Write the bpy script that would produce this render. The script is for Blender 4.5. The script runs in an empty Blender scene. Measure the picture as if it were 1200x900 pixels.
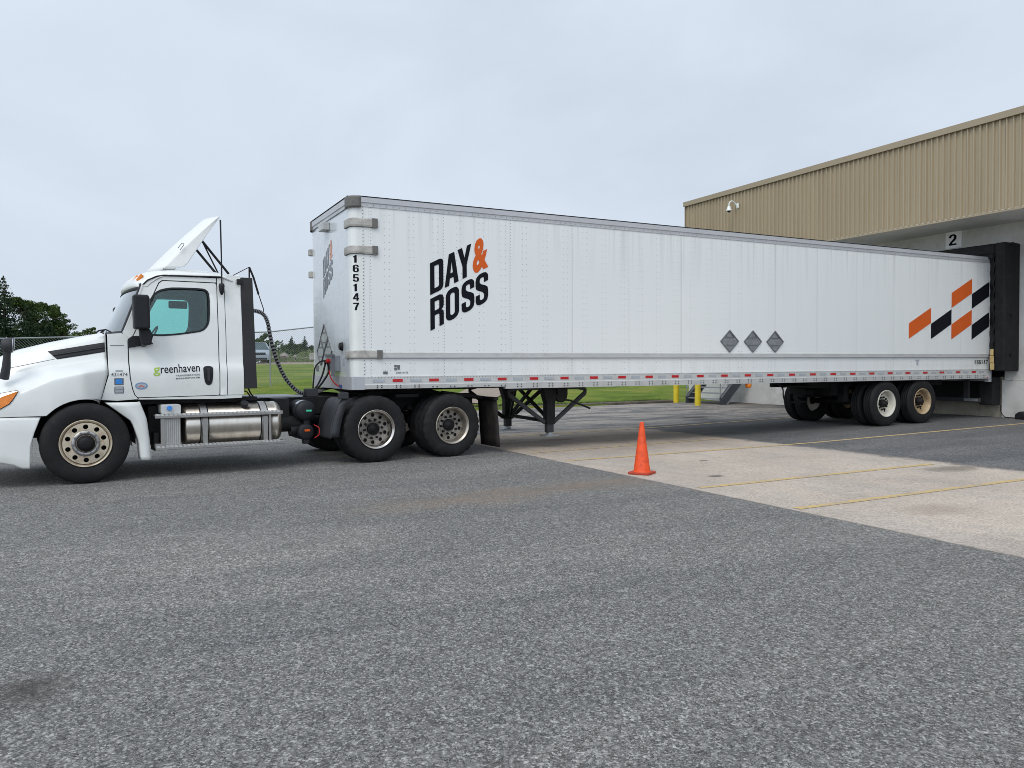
import bpy, bmesh, math, random
from mathutils import Vector, Matrix
SC = bpy.context.scene
COL = SC.collection
PI = math.pi
R = math.radians
random.seed(7)

# ------------------------------------------------------------------ camera, sky, sun, exposure
cam = bpy.data.cameras.new('camera')
cam.sensor_width = 36.0
cam.lens = 918.36 / 1200.0 * 36.0
cam.clip_start = 0.05
cam.clip_end = 3000
camo = bpy.data.objects.new('camera', cam)
COL.objects.link(camo)
YAW, PIT, ROL = 0.478443, -0.0242846, -0.0056734
f_ = Vector((math.sin(YAW) * math.cos(PIT), math.cos(YAW) * math.cos(PIT), math.sin(PIT)))
r_ = Vector((math.cos(YAW), -math.sin(YAW), 0))
u_ = r_.cross(f_)
r2 = r_ * math.cos(ROL) + u_ * math.sin(ROL)
u2 = -r_ * math.sin(ROL) + u_ * math.cos(ROL)
mw = Matrix((r2, u2, -f_)).transposed().to_4x4()
mw.translation = Vector((-3.3616, -11.7927, 1.4899))
camo.matrix_world = mw
SC.camera = camo

world = bpy.data.worlds.new('World')
SC.world = world
world.use_nodes = True
nt = world.node_tree
nt.nodes.clear()
SUN_EL, SUN_AZ = R(52), R(227)      # compass style: rotation from +Y clockwise
sky = nt.nodes.new('ShaderNodeTexSky')
sky.sky_type = 'NISHITA'
sky.sun_disc = False
sky.sun_elevation = SUN_EL
sky.sun_rotation = SUN_AZ
sky.air_density = 1.0
sky.dust_density = 3.0
tc = nt.nodes.new('ShaderNodeTexCoord')
mp = nt.nodes.new('ShaderNodeMapping')
mp.inputs['Scale'].default_value = (1.0, 1.0, 1.9)
nz = nt.nodes.new('ShaderNodeTexNoise')
nz.inputs['Scale'].default_value = 2.1
nz.inputs['Detail'].default_value = 7
nz.inputs['Roughness'].default_value = 0.52
nz.inputs['Distortion'].default_value = 0.35
cr = nt.nodes.new('ShaderNodeValToRGB')
cr.color_ramp.elements[0].position = 0.36
cr.color_ramp.elements[0].color = (6.55, 7.35, 8.45, 1)
cr.color_ramp.elements[1].position = 0.62
cr.color_ramp.elements[1].color = (7.55, 8.4, 9.6, 1)
mx = nt.nodes.new('ShaderNodeMix')
mx.data_type = 'RGBA'
mx.inputs[0].default_value = 0.93
bg = nt.nodes.new('ShaderNodeBackground')
bg.inputs['Strength'].default_value = 0.1
wo = nt.nodes.new('ShaderNodeOutputWorld')
L = nt.links.new
# overcast: sky boost added round the hidden sun, behind the camera, lighting near faces
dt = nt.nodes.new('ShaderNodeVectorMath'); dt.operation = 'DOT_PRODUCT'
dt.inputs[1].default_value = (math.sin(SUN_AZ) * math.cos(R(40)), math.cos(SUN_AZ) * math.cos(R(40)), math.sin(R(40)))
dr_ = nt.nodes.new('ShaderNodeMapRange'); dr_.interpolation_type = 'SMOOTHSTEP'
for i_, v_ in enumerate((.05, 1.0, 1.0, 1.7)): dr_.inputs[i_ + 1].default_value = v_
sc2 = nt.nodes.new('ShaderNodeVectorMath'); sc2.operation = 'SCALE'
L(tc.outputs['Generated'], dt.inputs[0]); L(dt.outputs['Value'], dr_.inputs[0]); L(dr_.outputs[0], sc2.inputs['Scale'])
L(tc.outputs['Generated'], mp.inputs['Vector'])
L(mp.outputs['Vector'], nz.inputs['Vector'])
L(nz.outputs['Fac'], cr.inputs['Fac'])
L(sky.outputs['Color'], mx.inputs[6])
L(cr.outputs['Color'], mx.inputs[7])
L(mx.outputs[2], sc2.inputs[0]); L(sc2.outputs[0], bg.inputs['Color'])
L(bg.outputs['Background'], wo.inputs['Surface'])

sun = bpy.data.lights.new('sun', 'SUN')
sun.energy = 1.0
sun.angle = R(22)
sun.color = (1.0, 0.93, 0.83)
suno = bpy.data.objects.new('sun', sun)
COL.objects.link(suno)
sd = Vector((math.sin(SUN_AZ) * math.cos(SUN_EL), math.cos(SUN_AZ) * math.cos(SUN_EL), math.sin(SUN_EL)))
suno.rotation_euler = sd.to_track_quat('Z', 'Y').to_euler()
suno.location = (0, -10, 30)
SC.view_settings.view_transform = 'Standard'
SC.view_settings.look = 'None'
SC.view_settings.exposure = 0.0
SC.view_settings.gamma = 1.0
SC.view_settings.use_curve_mapping = False
SC.cycles.max_bounces = 8
SC.cycles.transparent_max_bounces = 16
SC.cycles.use_denoising = True
SC.cycles.pixel_filter_type = 'BLACKMAN_HARRIS'
SC.cycles.filter_width = 0.9

# ------------------------------------------------------------------ helpers: objects
def thing(name, label, cat, loc=(0, 0, 0), rz=0.0, group=None):
    o = bpy.data.objects.new(name, None)
    COL.objects.link(o)
    o.location = loc
    o.rotation_euler = (0, 0, rz)
    o['label'] = label
    o['category'] = cat
    if group:
        o['group'] = group
    return o

def tag(o, label=None, cat=None, group=None, kind=None):
    if label: o['label'] = label
    if cat: o['category'] = cat
    if group: o['group'] = group
    if kind: o['kind'] = kind
    return o

def link_mesh(name, me, mats, parent=None, loc=None):
    o = bpy.data.objects.new(name, me)
    COL.objects.link(o)
    if mats is not None:
        if not isinstance(mats, (list, tuple)):
            mats = [mats]
        for m in mats:
            me.materials.append(m)
    if parent: o.parent = parent
    if loc: o.location = loc
    return o

class MB:
    """collects shapes and links them as one mesh object"""
    def __init__(s):
        s.v = []; s.f = []; s.m = []; s.s = []; s.mi = 0; s.sm = False
    def add(s, vs, fs, sm=None):
        b = len(s.v)
        s.v += [tuple(p) for p in vs]
        for f in fs:
            s.f.append(tuple(b + i for i in f)); s.m.append(s.mi); s.s.append(s.sm if sm is None else sm)
    def box(s, x0, x1, y0, y1, z0, z1):
        v = [(x, y, z) for z in (z0, z1) for y in (y0, y1) for x in (x0, x1)]
        s.add(v, [(0, 2, 3, 1), (4, 5, 7, 6), (0, 1, 5, 4), (2, 6, 7, 3), (0, 4, 6, 2), (1, 3, 7, 5)], False)
        return s
    def bar(s, p, q, w, h=None, up=(0, 0, 1)):
        h = w if h is None else h
        p = Vector(p); q = Vector(q); d = (q - p).normalized(); up = Vector(up)
        if abs(d.dot(up)) > 0.98: up = Vector((1, 0, 0))
        a = d.cross(up).normalized() * (w / 2); b = a.cross(d).normalized() * (h / 2)
        v = [c + sa * a + sb * b for c in (p, q) for sa, sb in ((-1, -1), (1, -1), (1, 1), (-1, 1))]
        s.add(v, [(0, 3, 2, 1), (4, 5, 6, 7), (0, 1, 5, 4), (1, 2, 6, 5), (2, 3, 7, 6), (3, 0, 4, 7)], False)
        return s
    def cyl(s, p, q, r, r1=None, n=16, caps=True):
        r1 = r if r1 is None else r1
        p = Vector(p); q = Vector(q); d = (q - p).normalized()
        up = Vector((0, 0, 1)) if abs(d.z) < 0.9 else Vector((1, 0, 0))
        a = d.cross(up).normalized(); b = d.cross(a).normalized()
        v = []
        for c, rr in ((p, r), (q, r1)):
            for i in range(n):
                t = 2 * PI * i / n
                v.append(c + (a * math.cos(t) + b * math.sin(t)) * rr)
        s.add(v, [(i, (i + 1) % n, n + (i + 1) % n, n + i) for i in range(n)], True)
        if caps:
            s.add(v[:n][::-1], [tuple(range(n))], False)
            s.add(v[n:], [tuple(range(n))], False)
        return s
    def tube(s, pts, r, n=8):
        P = [Vector(p) for p in pts]
        rings = []
        a = None
        for i, c in enumerate(P):
            d = (P[min(i + 1, len(P) - 1)] - P[max(i - 1, 0)]).normalized()
            if a is None:
                up = Vector((0, 0, 1)) if abs(d.z) < 0.9 else Vector((1, 0, 0))
                a = d.cross(up).normalized()
            else:
                a = (a - d * a.dot(d)).normalized()
            b = d.cross(a)
            rr = r[i] if isinstance(r, (list, tuple)) else r
            rings.append([c + (a * math.cos(2 * PI * k / n) + b * math.sin(2 * PI * k / n)) * rr for k in range(n)])
        v = [p for ring in rings for p in ring]
        fs = [(i * n + k, i * n + (k + 1) % n, (i + 1) * n + (k + 1) % n, (i + 1) * n + k) for i in range(len(P) - 1) for k in range(n)]
        s.add(v, fs, True)
        s.add(rings[0][::-1], [tuple(range(n))], False)
        s.add(rings[-1], [tuple(range(n))], False)
        return s
    def lathe(s, prof, c=(0, 0, 0), axis='Y', n=48, sm=True, closed=False):
        """prof: (radius, along) pairs, turned about an axis through c"""
        v = []
        for (r, h) in prof:
            for i in range(n):
                t = 2 * PI * i / n
                ca, sa = math.cos(t) * r, math.sin(t) * r
                if axis == 'Y': v.append((c[0] + ca, c[1] + h, c[2] + sa))
                elif axis == 'X': v.append((c[0] + h, c[1] + ca, c[2] + sa))
                else: v.append((c[0] + ca, c[1] + sa, c[2] + h))
        m = len(prof)
        fs = [(j * n + i, j * n + (i + 1) % n, ((j + 1) % m) * n + (i + 1) % n, ((j + 1) % m) * n + i) for j in range(m if closed else m - 1) for i in range(n)]
        s.add(v, fs, sm)
        return s
    def grid(s, rows, sm=True, flip=False):
        n = len(rows[0])
        v = [p for r in rows for p in r]
        fs = []
        for j in range(len(rows) - 1):
            for i in range(n - 1):
                q = (j * n + i, j * n + i + 1, (j + 1) * n + i + 1, (j + 1) * n + i)
                fs.append(q[::-1] if flip else q)
        s.add(v, fs, sm)
        return s
    def prism(s, pts, fn, a, b):
        """polygon pts (u,v) extruded between w=a and w=b; fn(u,v,w)->xyz"""
        n = len(pts)
        v = [fn(u, w_, a) for u, w_ in pts] + [fn(u, w_, b) for u, w_ in pts]
        s.add(v, [tuple(range(n))[::-1], tuple(range(n, 2 * n))] + [(i, (i + 1) % n, n + (i + 1) % n, n + i) for i in range(n)], False)
        return s
    def build(s, name, mats, parent=None, bevel=0.0, seg=2, solid=0.0, off=0.0, recalc=True, loc=None):
        me = bpy.data.meshes.new(name)
        me.from_pydata([tuple(p) for p in s.v], [], s.f)
        for i, p in enumerate(me.polygons):
            p.material_index = s.m[i]; p.use_smooth = s.s[i]
        if recalc:
            bm = bmesh.new(); bm.from_mesh(me)
            bmesh.ops.recalc_face_normals(bm, faces=bm.faces[:])
            bm.to_mesh(me); bm.free()
        me.update()
        o = link_mesh(name, me, mats, parent, loc)
        if solid:
            md = o.modifiers.new('thick', 'SOLIDIFY'); md.thickness = solid; md.offset = off
        if bevel:
            md = o.modifiers.new('edge', 'BEVEL'); md.width = bevel; md.segments = seg; md.limit_method = 'ANGLE'; md.angle_limit = R(40)
        return o

def fill_mesh(loops, depth):
    """flat outline with holes -> solid mesh data centred on w=0"""
    cu = bpy.data.curves.new('tmp', 'CURVE')
    cu.dimensions = '2D'; cu.fill_mode = 'BOTH'; cu.extrude = depth / 2
    for lp in loops:
        sp = cu.splines.new('POLY')
        sp.points.add(len(lp) - 1)
        for i, p in enumerate(lp): sp.points[i].co = (p[0], p[1], 0, 1)
        sp.use_cyclic_u = True
    o = bpy.data.objects.new('tmp', cu)
    COL.objects.link(o)
    me = bpy.data.meshes.new_from_object(o.evaluated_get(bpy.context.evaluated_depsgraph_get()))
    bpy.data.objects.remove(o); bpy.data.curves.remove(cu)
    return me

def plate(name, loops, depth, fn, mat, parent, cuts=(), ucuts=(), smooth=False, bevel=0.0):
    me = fill_mesh(loops, depth)
    bm = bmesh.new(); bm.from_mesh(me)
    bmesh.ops.remove_doubles(bm, verts=bm.verts[:], dist=1e-5)
    for z in cuts:
        bmesh.ops.bisect_plane(bm, geom=bm.verts[:] + bm.edges[:] + bm.faces[:], plane_co=(0, z, 0), plane_no=(0, 1, 0))
    for x in ucuts:
        bmesh.ops.bisect_plane(bm, geom=bm.verts[:] + bm.edges[:] + bm.faces[:], plane_co=(x, 0, 0), plane_no=(1, 0, 0))
    for v in bm.verts:
        v.co = Vector(fn(v.co.x, v.co.y, v.co.z))
    bmesh.ops.recalc_face_normals(bm, faces=bm.faces[:])
    if smooth:
        for f in bm.faces: f.smooth = True
    bm.to_mesh(me); bm.free()
    if smooth: me.set_sharp_from_angle(angle=R(32))
    o = link_mesh(name, me, mat, parent)
    if bevel:
        md = o.modifiers.new('edge', 'BEVEL'); md.width = bevel; md.segments = 2; md.limit_method = 'ANGLE'; md.angle_limit = R(60)
    return o

def text_mesh(txt, size=1.0, bold=0.0, spacing=1.0, depth=0.002, xs=1.0):
    cu = bpy.data.curves.new('tmp', 'FONT')
    cu.body = txt; cu.size = size; cu.offset = bold; cu.space_character = spacing; cu.extrude = depth / 2
    cu.resolution_u = 3
    o = bpy.data.objects.new('tmp', cu)
    COL.objects.link(o)
    me = bpy.data.meshes.new_from_object(o.evaluated_get(bpy.context.evaluated_depsgraph_get()))
    bpy.data.objects.remove(o); bpy.data.curves.remove(cu)
    return me

def lettering(name, txt, u0, v0, w, h, fn, mat, parent, bold=0.0, spacing=1.0, depth=0.002):
    """text fitted to a box w x h whose lower left corner is (u0, v0) in the plane of fn(u, v, out)"""
    me = text_mesh(txt, 1.0, bold, spacing, depth)
    xs = [v.co.x for v in me.vertices]; ys = [v.co.y for v in me.vertices]
    x0, x1, y0, y1 = min(xs), max(xs), min(ys), max(ys)
    for v in me.vertices:
        v.co = Vector(fn(u0 + (v.co.x - x0) / (x1 - x0) * w, v0 + (v.co.y - y0) / (y1 - y0) * h, v.co.z))
    return link_mesh(name, me, mat, parent)

def lerp(t, xs, ys):
    if t <= xs[0]: return ys[0]
    for i in range(len(xs) - 1):
        if t <= xs[i + 1]:
            k = (t - xs[i]) / (xs[i + 1] - xs[i])
            return ys[i] + (ys[i + 1] - ys[i]) * k
    return ys[-1]

def chaikin(pts, it=2, closed=False):
    for _ in range(it):
        out = [] if closed else [pts[0]]
        n = len(pts)
        for i in range(n if closed else n - 1):
            a, b = pts[i], pts[(i + 1) % n]
            out.append(tuple(a[k] * .75 + b[k] * .25 for k in range(len(a))))
            out.append(tuple(a[k] * .25 + b[k] * .75 for k in range(len(a))))
        if not closed: out.append(pts[-1])
        pts = out
    return pts

def spline(pts, k=6):
    """Catmull-Rom through points"""
    P = [Vector(p) for p in pts]
    out = []
    for i in range(len(P) - 1):
        p0 = P[max(i - 1, 0)]; p1 = P[i]; p2 = P[i + 1]; p3 = P[min(i + 2, len(P) - 1)]
        for j in range(k):
            t = j / k
            out.append(0.5 * ((2 * p1) + (p2 - p0) * t + (2 * p0 - 5 * p1 + 4 * p2 - p3) * t * t + (3 * p1 - p0 - 3 * p2 + p3) * t ** 3))
    out.append(P[-1])
    return out

def rrect(x0, y0, x1, y1, r, n=5):
    o = []
    for cx, cy, a in ((x1 - r, y1 - r, 0), (x0 + r, y1 - r, 90), (x0 + r, y0 + r, 180), (x1 - r, y0 + r, 270)):
        for i in range(n + 1):
            t = R(a + 90 * i / n)
            o.append((cx + r * math.cos(t), cy + r * math.sin(t)))
    return o

def circle(cx, cy, r, n=20):
    return [(cx + r * math.cos(2 * PI * i / n), cy + r * math.sin(2 * PI * i / n)) for i in range(n)]

# bold condensed characters, box .235 x .51
CW, CH = .235, .51
DIG = {
 '1': [[(.055, 0), (.150, 0), (.150, .51), (.085, .51), (.065, .46), (.015, .43), (.015, .365), (.055, .375)]],
 '2': [[(0, 0), (.235, 0), (.235, .08), (.095, .08), (.12, .13), (.20, .23), (.232, .31), (.235, .40), (.215, .465), (.17, .505), (.12, .512), (.06, .50), (.018, .455), (.003, .38), (.003, .345), (.075, .345), (.078, .39), (.095, .43), (.12, .438), (.148, .425), (.158, .39), (.155, .32), (.13, .27), (.05, .16), (.01, .08)]],
 '4': [[(.125, 0), (.200, 0), (.200, .10), (.235, .10), (.235, .175), (.200, .175), (.200, .51), (.105, .51), (0, .19), (0, .10), (.125, .10)], [(.070, .175), (.125, .175), (.125, .36)]],
 '5': [[(0, .15), (0, .07), (.035, .02), (.09, 0), (.15, 0), (.205, .03), (.235, .09), (.235, .24), (.21, .30), (.165, .325), (.11, .32), (.08, .30), (.085, .435), (.22, .435), (.22, .51), (.015, .51), (.005, .22), (.075, .22), (.095, .245), (.13, .25), (.155, .225), (.158, .11), (.14, .08), (.105, .075), (.08, .10), (.078, .15)]],
 '6': [[(.235, .37), (.235, .43), (.20, .49), (.15, .51), (.09, .51), (.03, .48), (0, .42), (0, .09), (.03, .03), (.09, 0), (.15, 0), (.205, .03), (.235, .09), (.235, .24), (.21, .30), (.165, .325), (.11, .32), (.078, .29), (.078, .41), (.095, .437), (.135, .437), (.155, .415), (.155, .37)], [(.078, .10), (.078, .22), (.10, .25), (.135, .25), (.157, .22), (.157, .10), (.135, .075), (.10, .075)]],
 '7': [[(.05, 0), (.135, 0), (.15, .16), (.19, .32), (.235, .44), (.235, .51), (0, .51), (0, .425), (.150, .425), (.10, .30), (.065, .16)]],
}
def digits(name, txt, u0, v0, w, h, gap, fn, mat, parent, depth=.002):
    for i, ch in enumerate(txt):
        lp = [[(u0 + i * (w + gap) + x * w / CW, v0 + y * h / CH) for x, y in l] for l in DIG[ch]]
        plate(name, lp, depth, fn, mat, parent, ucuts=[u0 + i * (w + gap) + w * j / 8 for j in range(1, 8)])

# ------------------------------------------------------------------ helpers: materials
def mat(name, col, rough=0.6, metal=0.0, var=0.12, vs=3.0, bump=0.0, bs=30.0, spec=0.5, coat=0.0, dirt=None, ds=1.5, damt=0.4, emis=None, stretch=None):
    m = bpy.data.materials.new(name); m.use_nodes = True
    t = m.node_tree; N = t.nodes; p = N['Principled BSDF']
    p.inputs['Roughness'].default_value = rough
    p.inputs['Metallic'].default_value = metal
    p.inputs['Specular IOR Level'].default_value = spec
    p.inputs['Coat Weight'].default_value = coat
    tcn = N.new('ShaderNodeTexCoord')
    vec = tcn.outputs['Object']
    if stretch:
        mpn = N.new('ShaderNodeMapping'); mpn.inputs['Scale'].default_value = stretch
        t.links.new(vec, mpn.inputs['Vector']); vec = mpn.outputs['Vector']
    n1 = N.new('ShaderNodeTexNoise'); n1.inputs['Scale'].default_value = vs; n1.inputs['Detail'].default_value = 6
    t.links.new(vec, n1.inputs['Vector'])
    r = N.new('ShaderNodeValToRGB')
    r.color_ramp.elements[0].position = .3; r.color_ramp.elements[1].position = .7
    r.color_ramp.elements[0].color = tuple(c * (1 - var) for c in col) + (1,)
    r.color_ramp.elements[1].color = tuple(min(1, c * (1 + var)) for c in col) + (1,)
    t.links.new(n1.outputs['Fac'], r.inputs['Fac'])
    out = r.outputs['Color']
    if dirt:
        n2 = N.new('ShaderNodeTexNoise'); n2.inputs['Scale'].default_value = ds; n2.inputs['Detail'].default_value = 9; n2.inputs['Roughness'].default_value = .65
        t.links.new(vec, n2.inputs['Vector'])
        r2_ = N.new('ShaderNodeMapRange'); r2_.inputs[1].default_value = .48; r2_.inputs[2].default_value = .75
        r2_.inputs[3].default_value = 0; r2_.inputs[4].default_value = damt
        t.links.new(n2.outputs['Fac'], r2_.inputs[0])
        mm = N.new('ShaderNodeMix'); mm.data_type = 'RGBA'
        t.links.new(r2_.outputs[0], mm.inputs[0]); t.links.new(out, mm.inputs[6]); mm.inputs[7].default_value = tuple(dirt) + (1,)
        out = mm.outputs[2]
    t.links.new(out, p.inputs['Base Color'])
    if bump:
        n3 = N.new('ShaderNodeTexNoise'); n3.inputs['Scale'].default_value = bs; n3.inputs['Detail'].default_value = 5
        t.links.new(tcn.outputs['Object'], n3.inputs['Vector'])
        b = N.new('ShaderNodeBump'); b.inputs['Strength'].default_value = bump; b.inputs['Distance'].default_value = .01
        t.links.new(n3.outputs['Fac'], b.inputs['Height']); t.links.new(b.outputs['Normal'], p.inputs['Normal'])
    if emis:
        p.inputs['Emission Color'].default_value = tuple(emis[:3]) + (1,); p.inputs['Emission Strength'].default_value = emis[3]
    return m

class NT:
    """short-hand for node building"""
    def __init__(s, m): s.t = m.node_tree; s.N = s.t.nodes; s.p = s.N['Principled BSDF']
    def n(s, kind, **kw):
        o = s.N.new('ShaderNode' + kind)
        for k, v in kw.items(): setattr(o, k, v)
        return o
    def set(s, sock, v):
        if hasattr(v, 'is_linked') or hasattr(v, 'links'): s.t.links.new(v, sock)
        else: sock.default_value = v
    def math(s, op, a, b=0.0, c=None):
        o = s.n('Math', operation=op); s.set(o.inputs[0], a); s.set(o.inputs[1], b)
        if c is not None: s.set(o.inputs[2], c)
        return o.outputs[0]
    def noise(s, vec, sc, det=5, rough=.55, dist=0):
        o = s.n('TexNoise'); s.set(o.inputs['Vector'], vec); o.inputs['Scale'].default_value = sc
        o.inputs['Detail'].default_value = det; o.inputs['Roughness'].default_value = rough; o.inputs['Distortion'].default_value = dist
        return o.outputs['Fac']
    def ramp(s, f, stops):
        o = s.n('ValToRGB'); s.set(o.inputs[0], f)
        e = o.color_ramp.elements
        while len(e) < len(stops): e.new(.5)
        for i, (p, c) in enumerate(stops):
            e[i].position = p; e[i].color = (tuple(c) + (1,))[:4] if isinstance(c, (tuple, list)) else (c, c, c, 1)
        return o.outputs[0]
    def rng(s, f, a, b, c=0.0, d=1.0):
        o = s.n('MapRange'); s.set(o.inputs[0], f)
        for i, v in enumerate((a, b, c, d)): o.inputs[i + 1].default_value = v
        return o.outputs[0]
    def mix(s, f, a, b, mode='MIX'):
        o = s.n('Mix', data_type='RGBA', blend_type=mode); s.set(o.inputs[0], f)
        s.set(o.inputs[6], a if not isinstance(a, tuple) else (a + (1,))[:4]); s.set(o.inputs[7], b if not isinstance(b, tuple) else (b + (1,))[:4])
        return o.outputs[2]
    def map(s, vec, sc=(1, 1, 1), loc=(0, 0, 0), rot=(0, 0, 0)):
        o = s.n('Mapping'); s.set(o.inputs[0], vec); o.inputs['Scale'].default_value = sc; o.inputs['Location'].default_value = loc; o.inputs['Rotation'].default_value = rot
        return o.outputs[0]
    def coord(s, k='Object'):
        return s.n('TexCoord').outputs[k]
    def voro(s, vec, sc, out='Color', rnd=1.0):
        o = s.n('TexVoronoi'); s.set(o.inputs['Vector'], vec); o.inputs['Scale'].default_value = sc; o.inputs['Randomness'].default_value = rnd
        return o.outputs[out]
    def bump(s, h, st=.3, dist=.01):
        o = s.n('Bump'); s.set(o.inputs['Height'], h); o.inputs['Strength'].default_value = st; o.inputs['Distance'].default_value = dist
        s.t.links.new(o.outputs[0], s.p.inputs['Normal'])
    def base(s, c): s.set(s.p.inputs['Base Color'], c)
    def rough(s, c): s.set(s.p.inputs['Roughness'], c)

def newmat(name, rough=.6, metal=0.0, spec=.5):
    m = bpy.data.materials.new(name); m.use_nodes = True
    k = NT(m); k.p.inputs['Roughness'].default_value = rough; k.p.inputs['Metallic'].default_value = metal; k.p.inputs['Specular IOR Level'].default_value = spec
    return m, k

# --- pavement materials
def asphalt_mat():
    m, k = newmat('asphalt', .88, spec=.3)
    o = k.coord()
    v1 = k.n('SeparateColor'); k.set(v1.inputs[0], k.voro(o, 210)); a = v1.outputs[0]
    v2 = k.n('SeparateColor'); k.set(v2.inputs[0], k.voro(o, 98)); b = v2.outputs[1]
    c1 = k.ramp(a, [(0, .012), (.35, .06), (.7, .19), (.9, .40), (1, .75)])
    c2 = k.ramp(b, [(0, .02), (.5, .11), (.82, .24), (1, .60)])
    v3 = k.n('SeparateColor'); k.set(v3.inputs[0], k.voro(o, 46)); c3 = k.ramp(v3.outputs[1], [(0, .03), (.5, .11), (.85, .22), (1, .42)])
    c = k.mix(.62, c1, c2)
    c = k.mix(.30, c, c3)
    big = k.noise(k.map(o, (.22, .8, 1), rot=(0, 0, -.25)), .7, 7, .62, .8)
    c = k.mix(k.rng(big, .48, .66, 0.0, .7), c, k.mix(1.0, c, (1.38, 1.36, 1.34), 'MULTIPLY'))
    lane = k.noise(k.map(o, (.12, 1.5, 1), rot=(0, 0, .12)), 1.1, 5, .6, .5)
    c = k.mix(k.rng(lane, .52, .66, 0.0, .6), c, k.mix(1.0, c, (.80, .81, .83), 'MULTIPLY'))
    pat = k.noise(o, 1.7, 7, .65)
    c = k.mix(k.rng(pat, .52, .75, 0.0, .5), c, k.mix(1.0, c, (.72, .73, .75), 'MULTIPLY'))
    sep = k.n('SeparateXYZ'); k.set(sep.inputs[0], o)
    # sandy streak across the lane
    X, Y = sep.outputs[0], sep.outputs[1]
    wob = k.noise(o, .9, 4)
    dist = k.math('ABSOLUTE', k.math('SUBTRACT', k.math('ADD', Y, k.math('MULTIPLY', wob, 1.0)), k.math('ADD', k.math('MULTIPLY', X, .10), -3.35)))
    st = k.math('MULTIPLY', k.rng(dist, .1, .55, 1.0, 0.0), k.rng(X, -1.4, -.2, 0.0, 1.0))
    st = k.math('MULTIPLY', st, k.rng(X, 2.2, 3.6, 1.0, .25))
    st = k.math('MULTIPLY', st, k.rng(k.noise(o, 3.5, 6, .7), .35, .6, 0.1, .6))
    c = k.mix(st, c, (.22, .165, .12))
    # oily spot near the lower left
    d = k.n('VectorMath', operation='DISTANCE'); k.set(d.inputs[0], k.map(o, (1, .8, 1))); d.inputs[1].default_value = (-3.70, -6.06, 0)
    sp = k.math('MULTIPLY', k.rng(k.math('ADD', d.outputs['Value'], k.math('MULTIPLY', k.noise(o, 7, 4), .12)), .08, .27, 1.0, 0.0), .75)
    c = k.mix(sp, c, (.035, .030, .028))
    c = k.mix(1.0, c, (1.10, 1.07, 1.01), 'MULTIPLY')
    k.base(c)
    k.bump(k.math('ADD', k.math('MULTIPLY', a, .6), b), .55, .004)
    return m

def old_asphalt_mat():
    m, k = newmat('worn asphalt', .9, spec=.25)
    o = k.coord()
    s = k.map(o, (1, 1, 1), rot=(0, 0, .15))
    v2 = k.n('SeparateColor'); k.set(v2.inputs[0], k.voro(o, 60)); b = v2.outputs[1]
    c2 = k.ramp(b, [(0, .075), (.5, .12), (1, .20)])
    big = k.noise(k.map(s, (.5, 1.4, 1)), .9, 8, .68, .6)
    c = k.mix(k.ramp(big, [(.42, 0.0), (.5, .6), (.58, 1.0)]), c2, k.mix(1.0, c2, (2.5, 2.25, 2.0), 'MULTIPLY'))
    cr1 = k.voro(k.map(o, (1, 1, 1)), 1.1, 'Distance')
    c = k.mix(k.rng(k.noise(k.map(s, (.6, 3.5, 1)), 1.6, 8, .75, 1.0), .56, .66, 0, .6), c, (.055, .052, .05))
    sep = k.n('SeparateXYZ'); k.set(sep.inputs[0], o)
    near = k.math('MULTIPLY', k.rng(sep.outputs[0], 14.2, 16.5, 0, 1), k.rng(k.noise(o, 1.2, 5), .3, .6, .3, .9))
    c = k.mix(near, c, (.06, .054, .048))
    d = k.n('VectorMath', operation='DISTANCE'); k.set(d.inputs[0], k.map(o, (.8, 1.6, 1))); d.inputs[1].default_value = (8.7, 7.74, 0)
    c = k.mix(k.rng(d.outputs['Value'], .25, .55, .8, 0.0), c, (.03, .03, .032))
    k.base(c); k.bump(b, .4, .004)
    return m

def dark_asphalt_mat():
    m, k = newmat('patched asphalt', .88, spec=.3)
    o = k.coord()
    v2 = k.n('SeparateColor'); k.set(v2.inputs[0], k.voro(o, 55)); b = v2.outputs[1]
    c = k.ramp(b, [(0, .06), (.5, .10), (1, .17)])
    big = k.noise(k.map(o, (.3, 1.2, 1)), .9, 7, .65)
    c = k.mix(k.rng(big, .42, .7, 0, .8), c, k.mix(1.0, c, (1.7, 1.65, 1.6), 'MULTIPLY'))
    k.base(c); k.bump(b, .4, .004)
    return m

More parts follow.
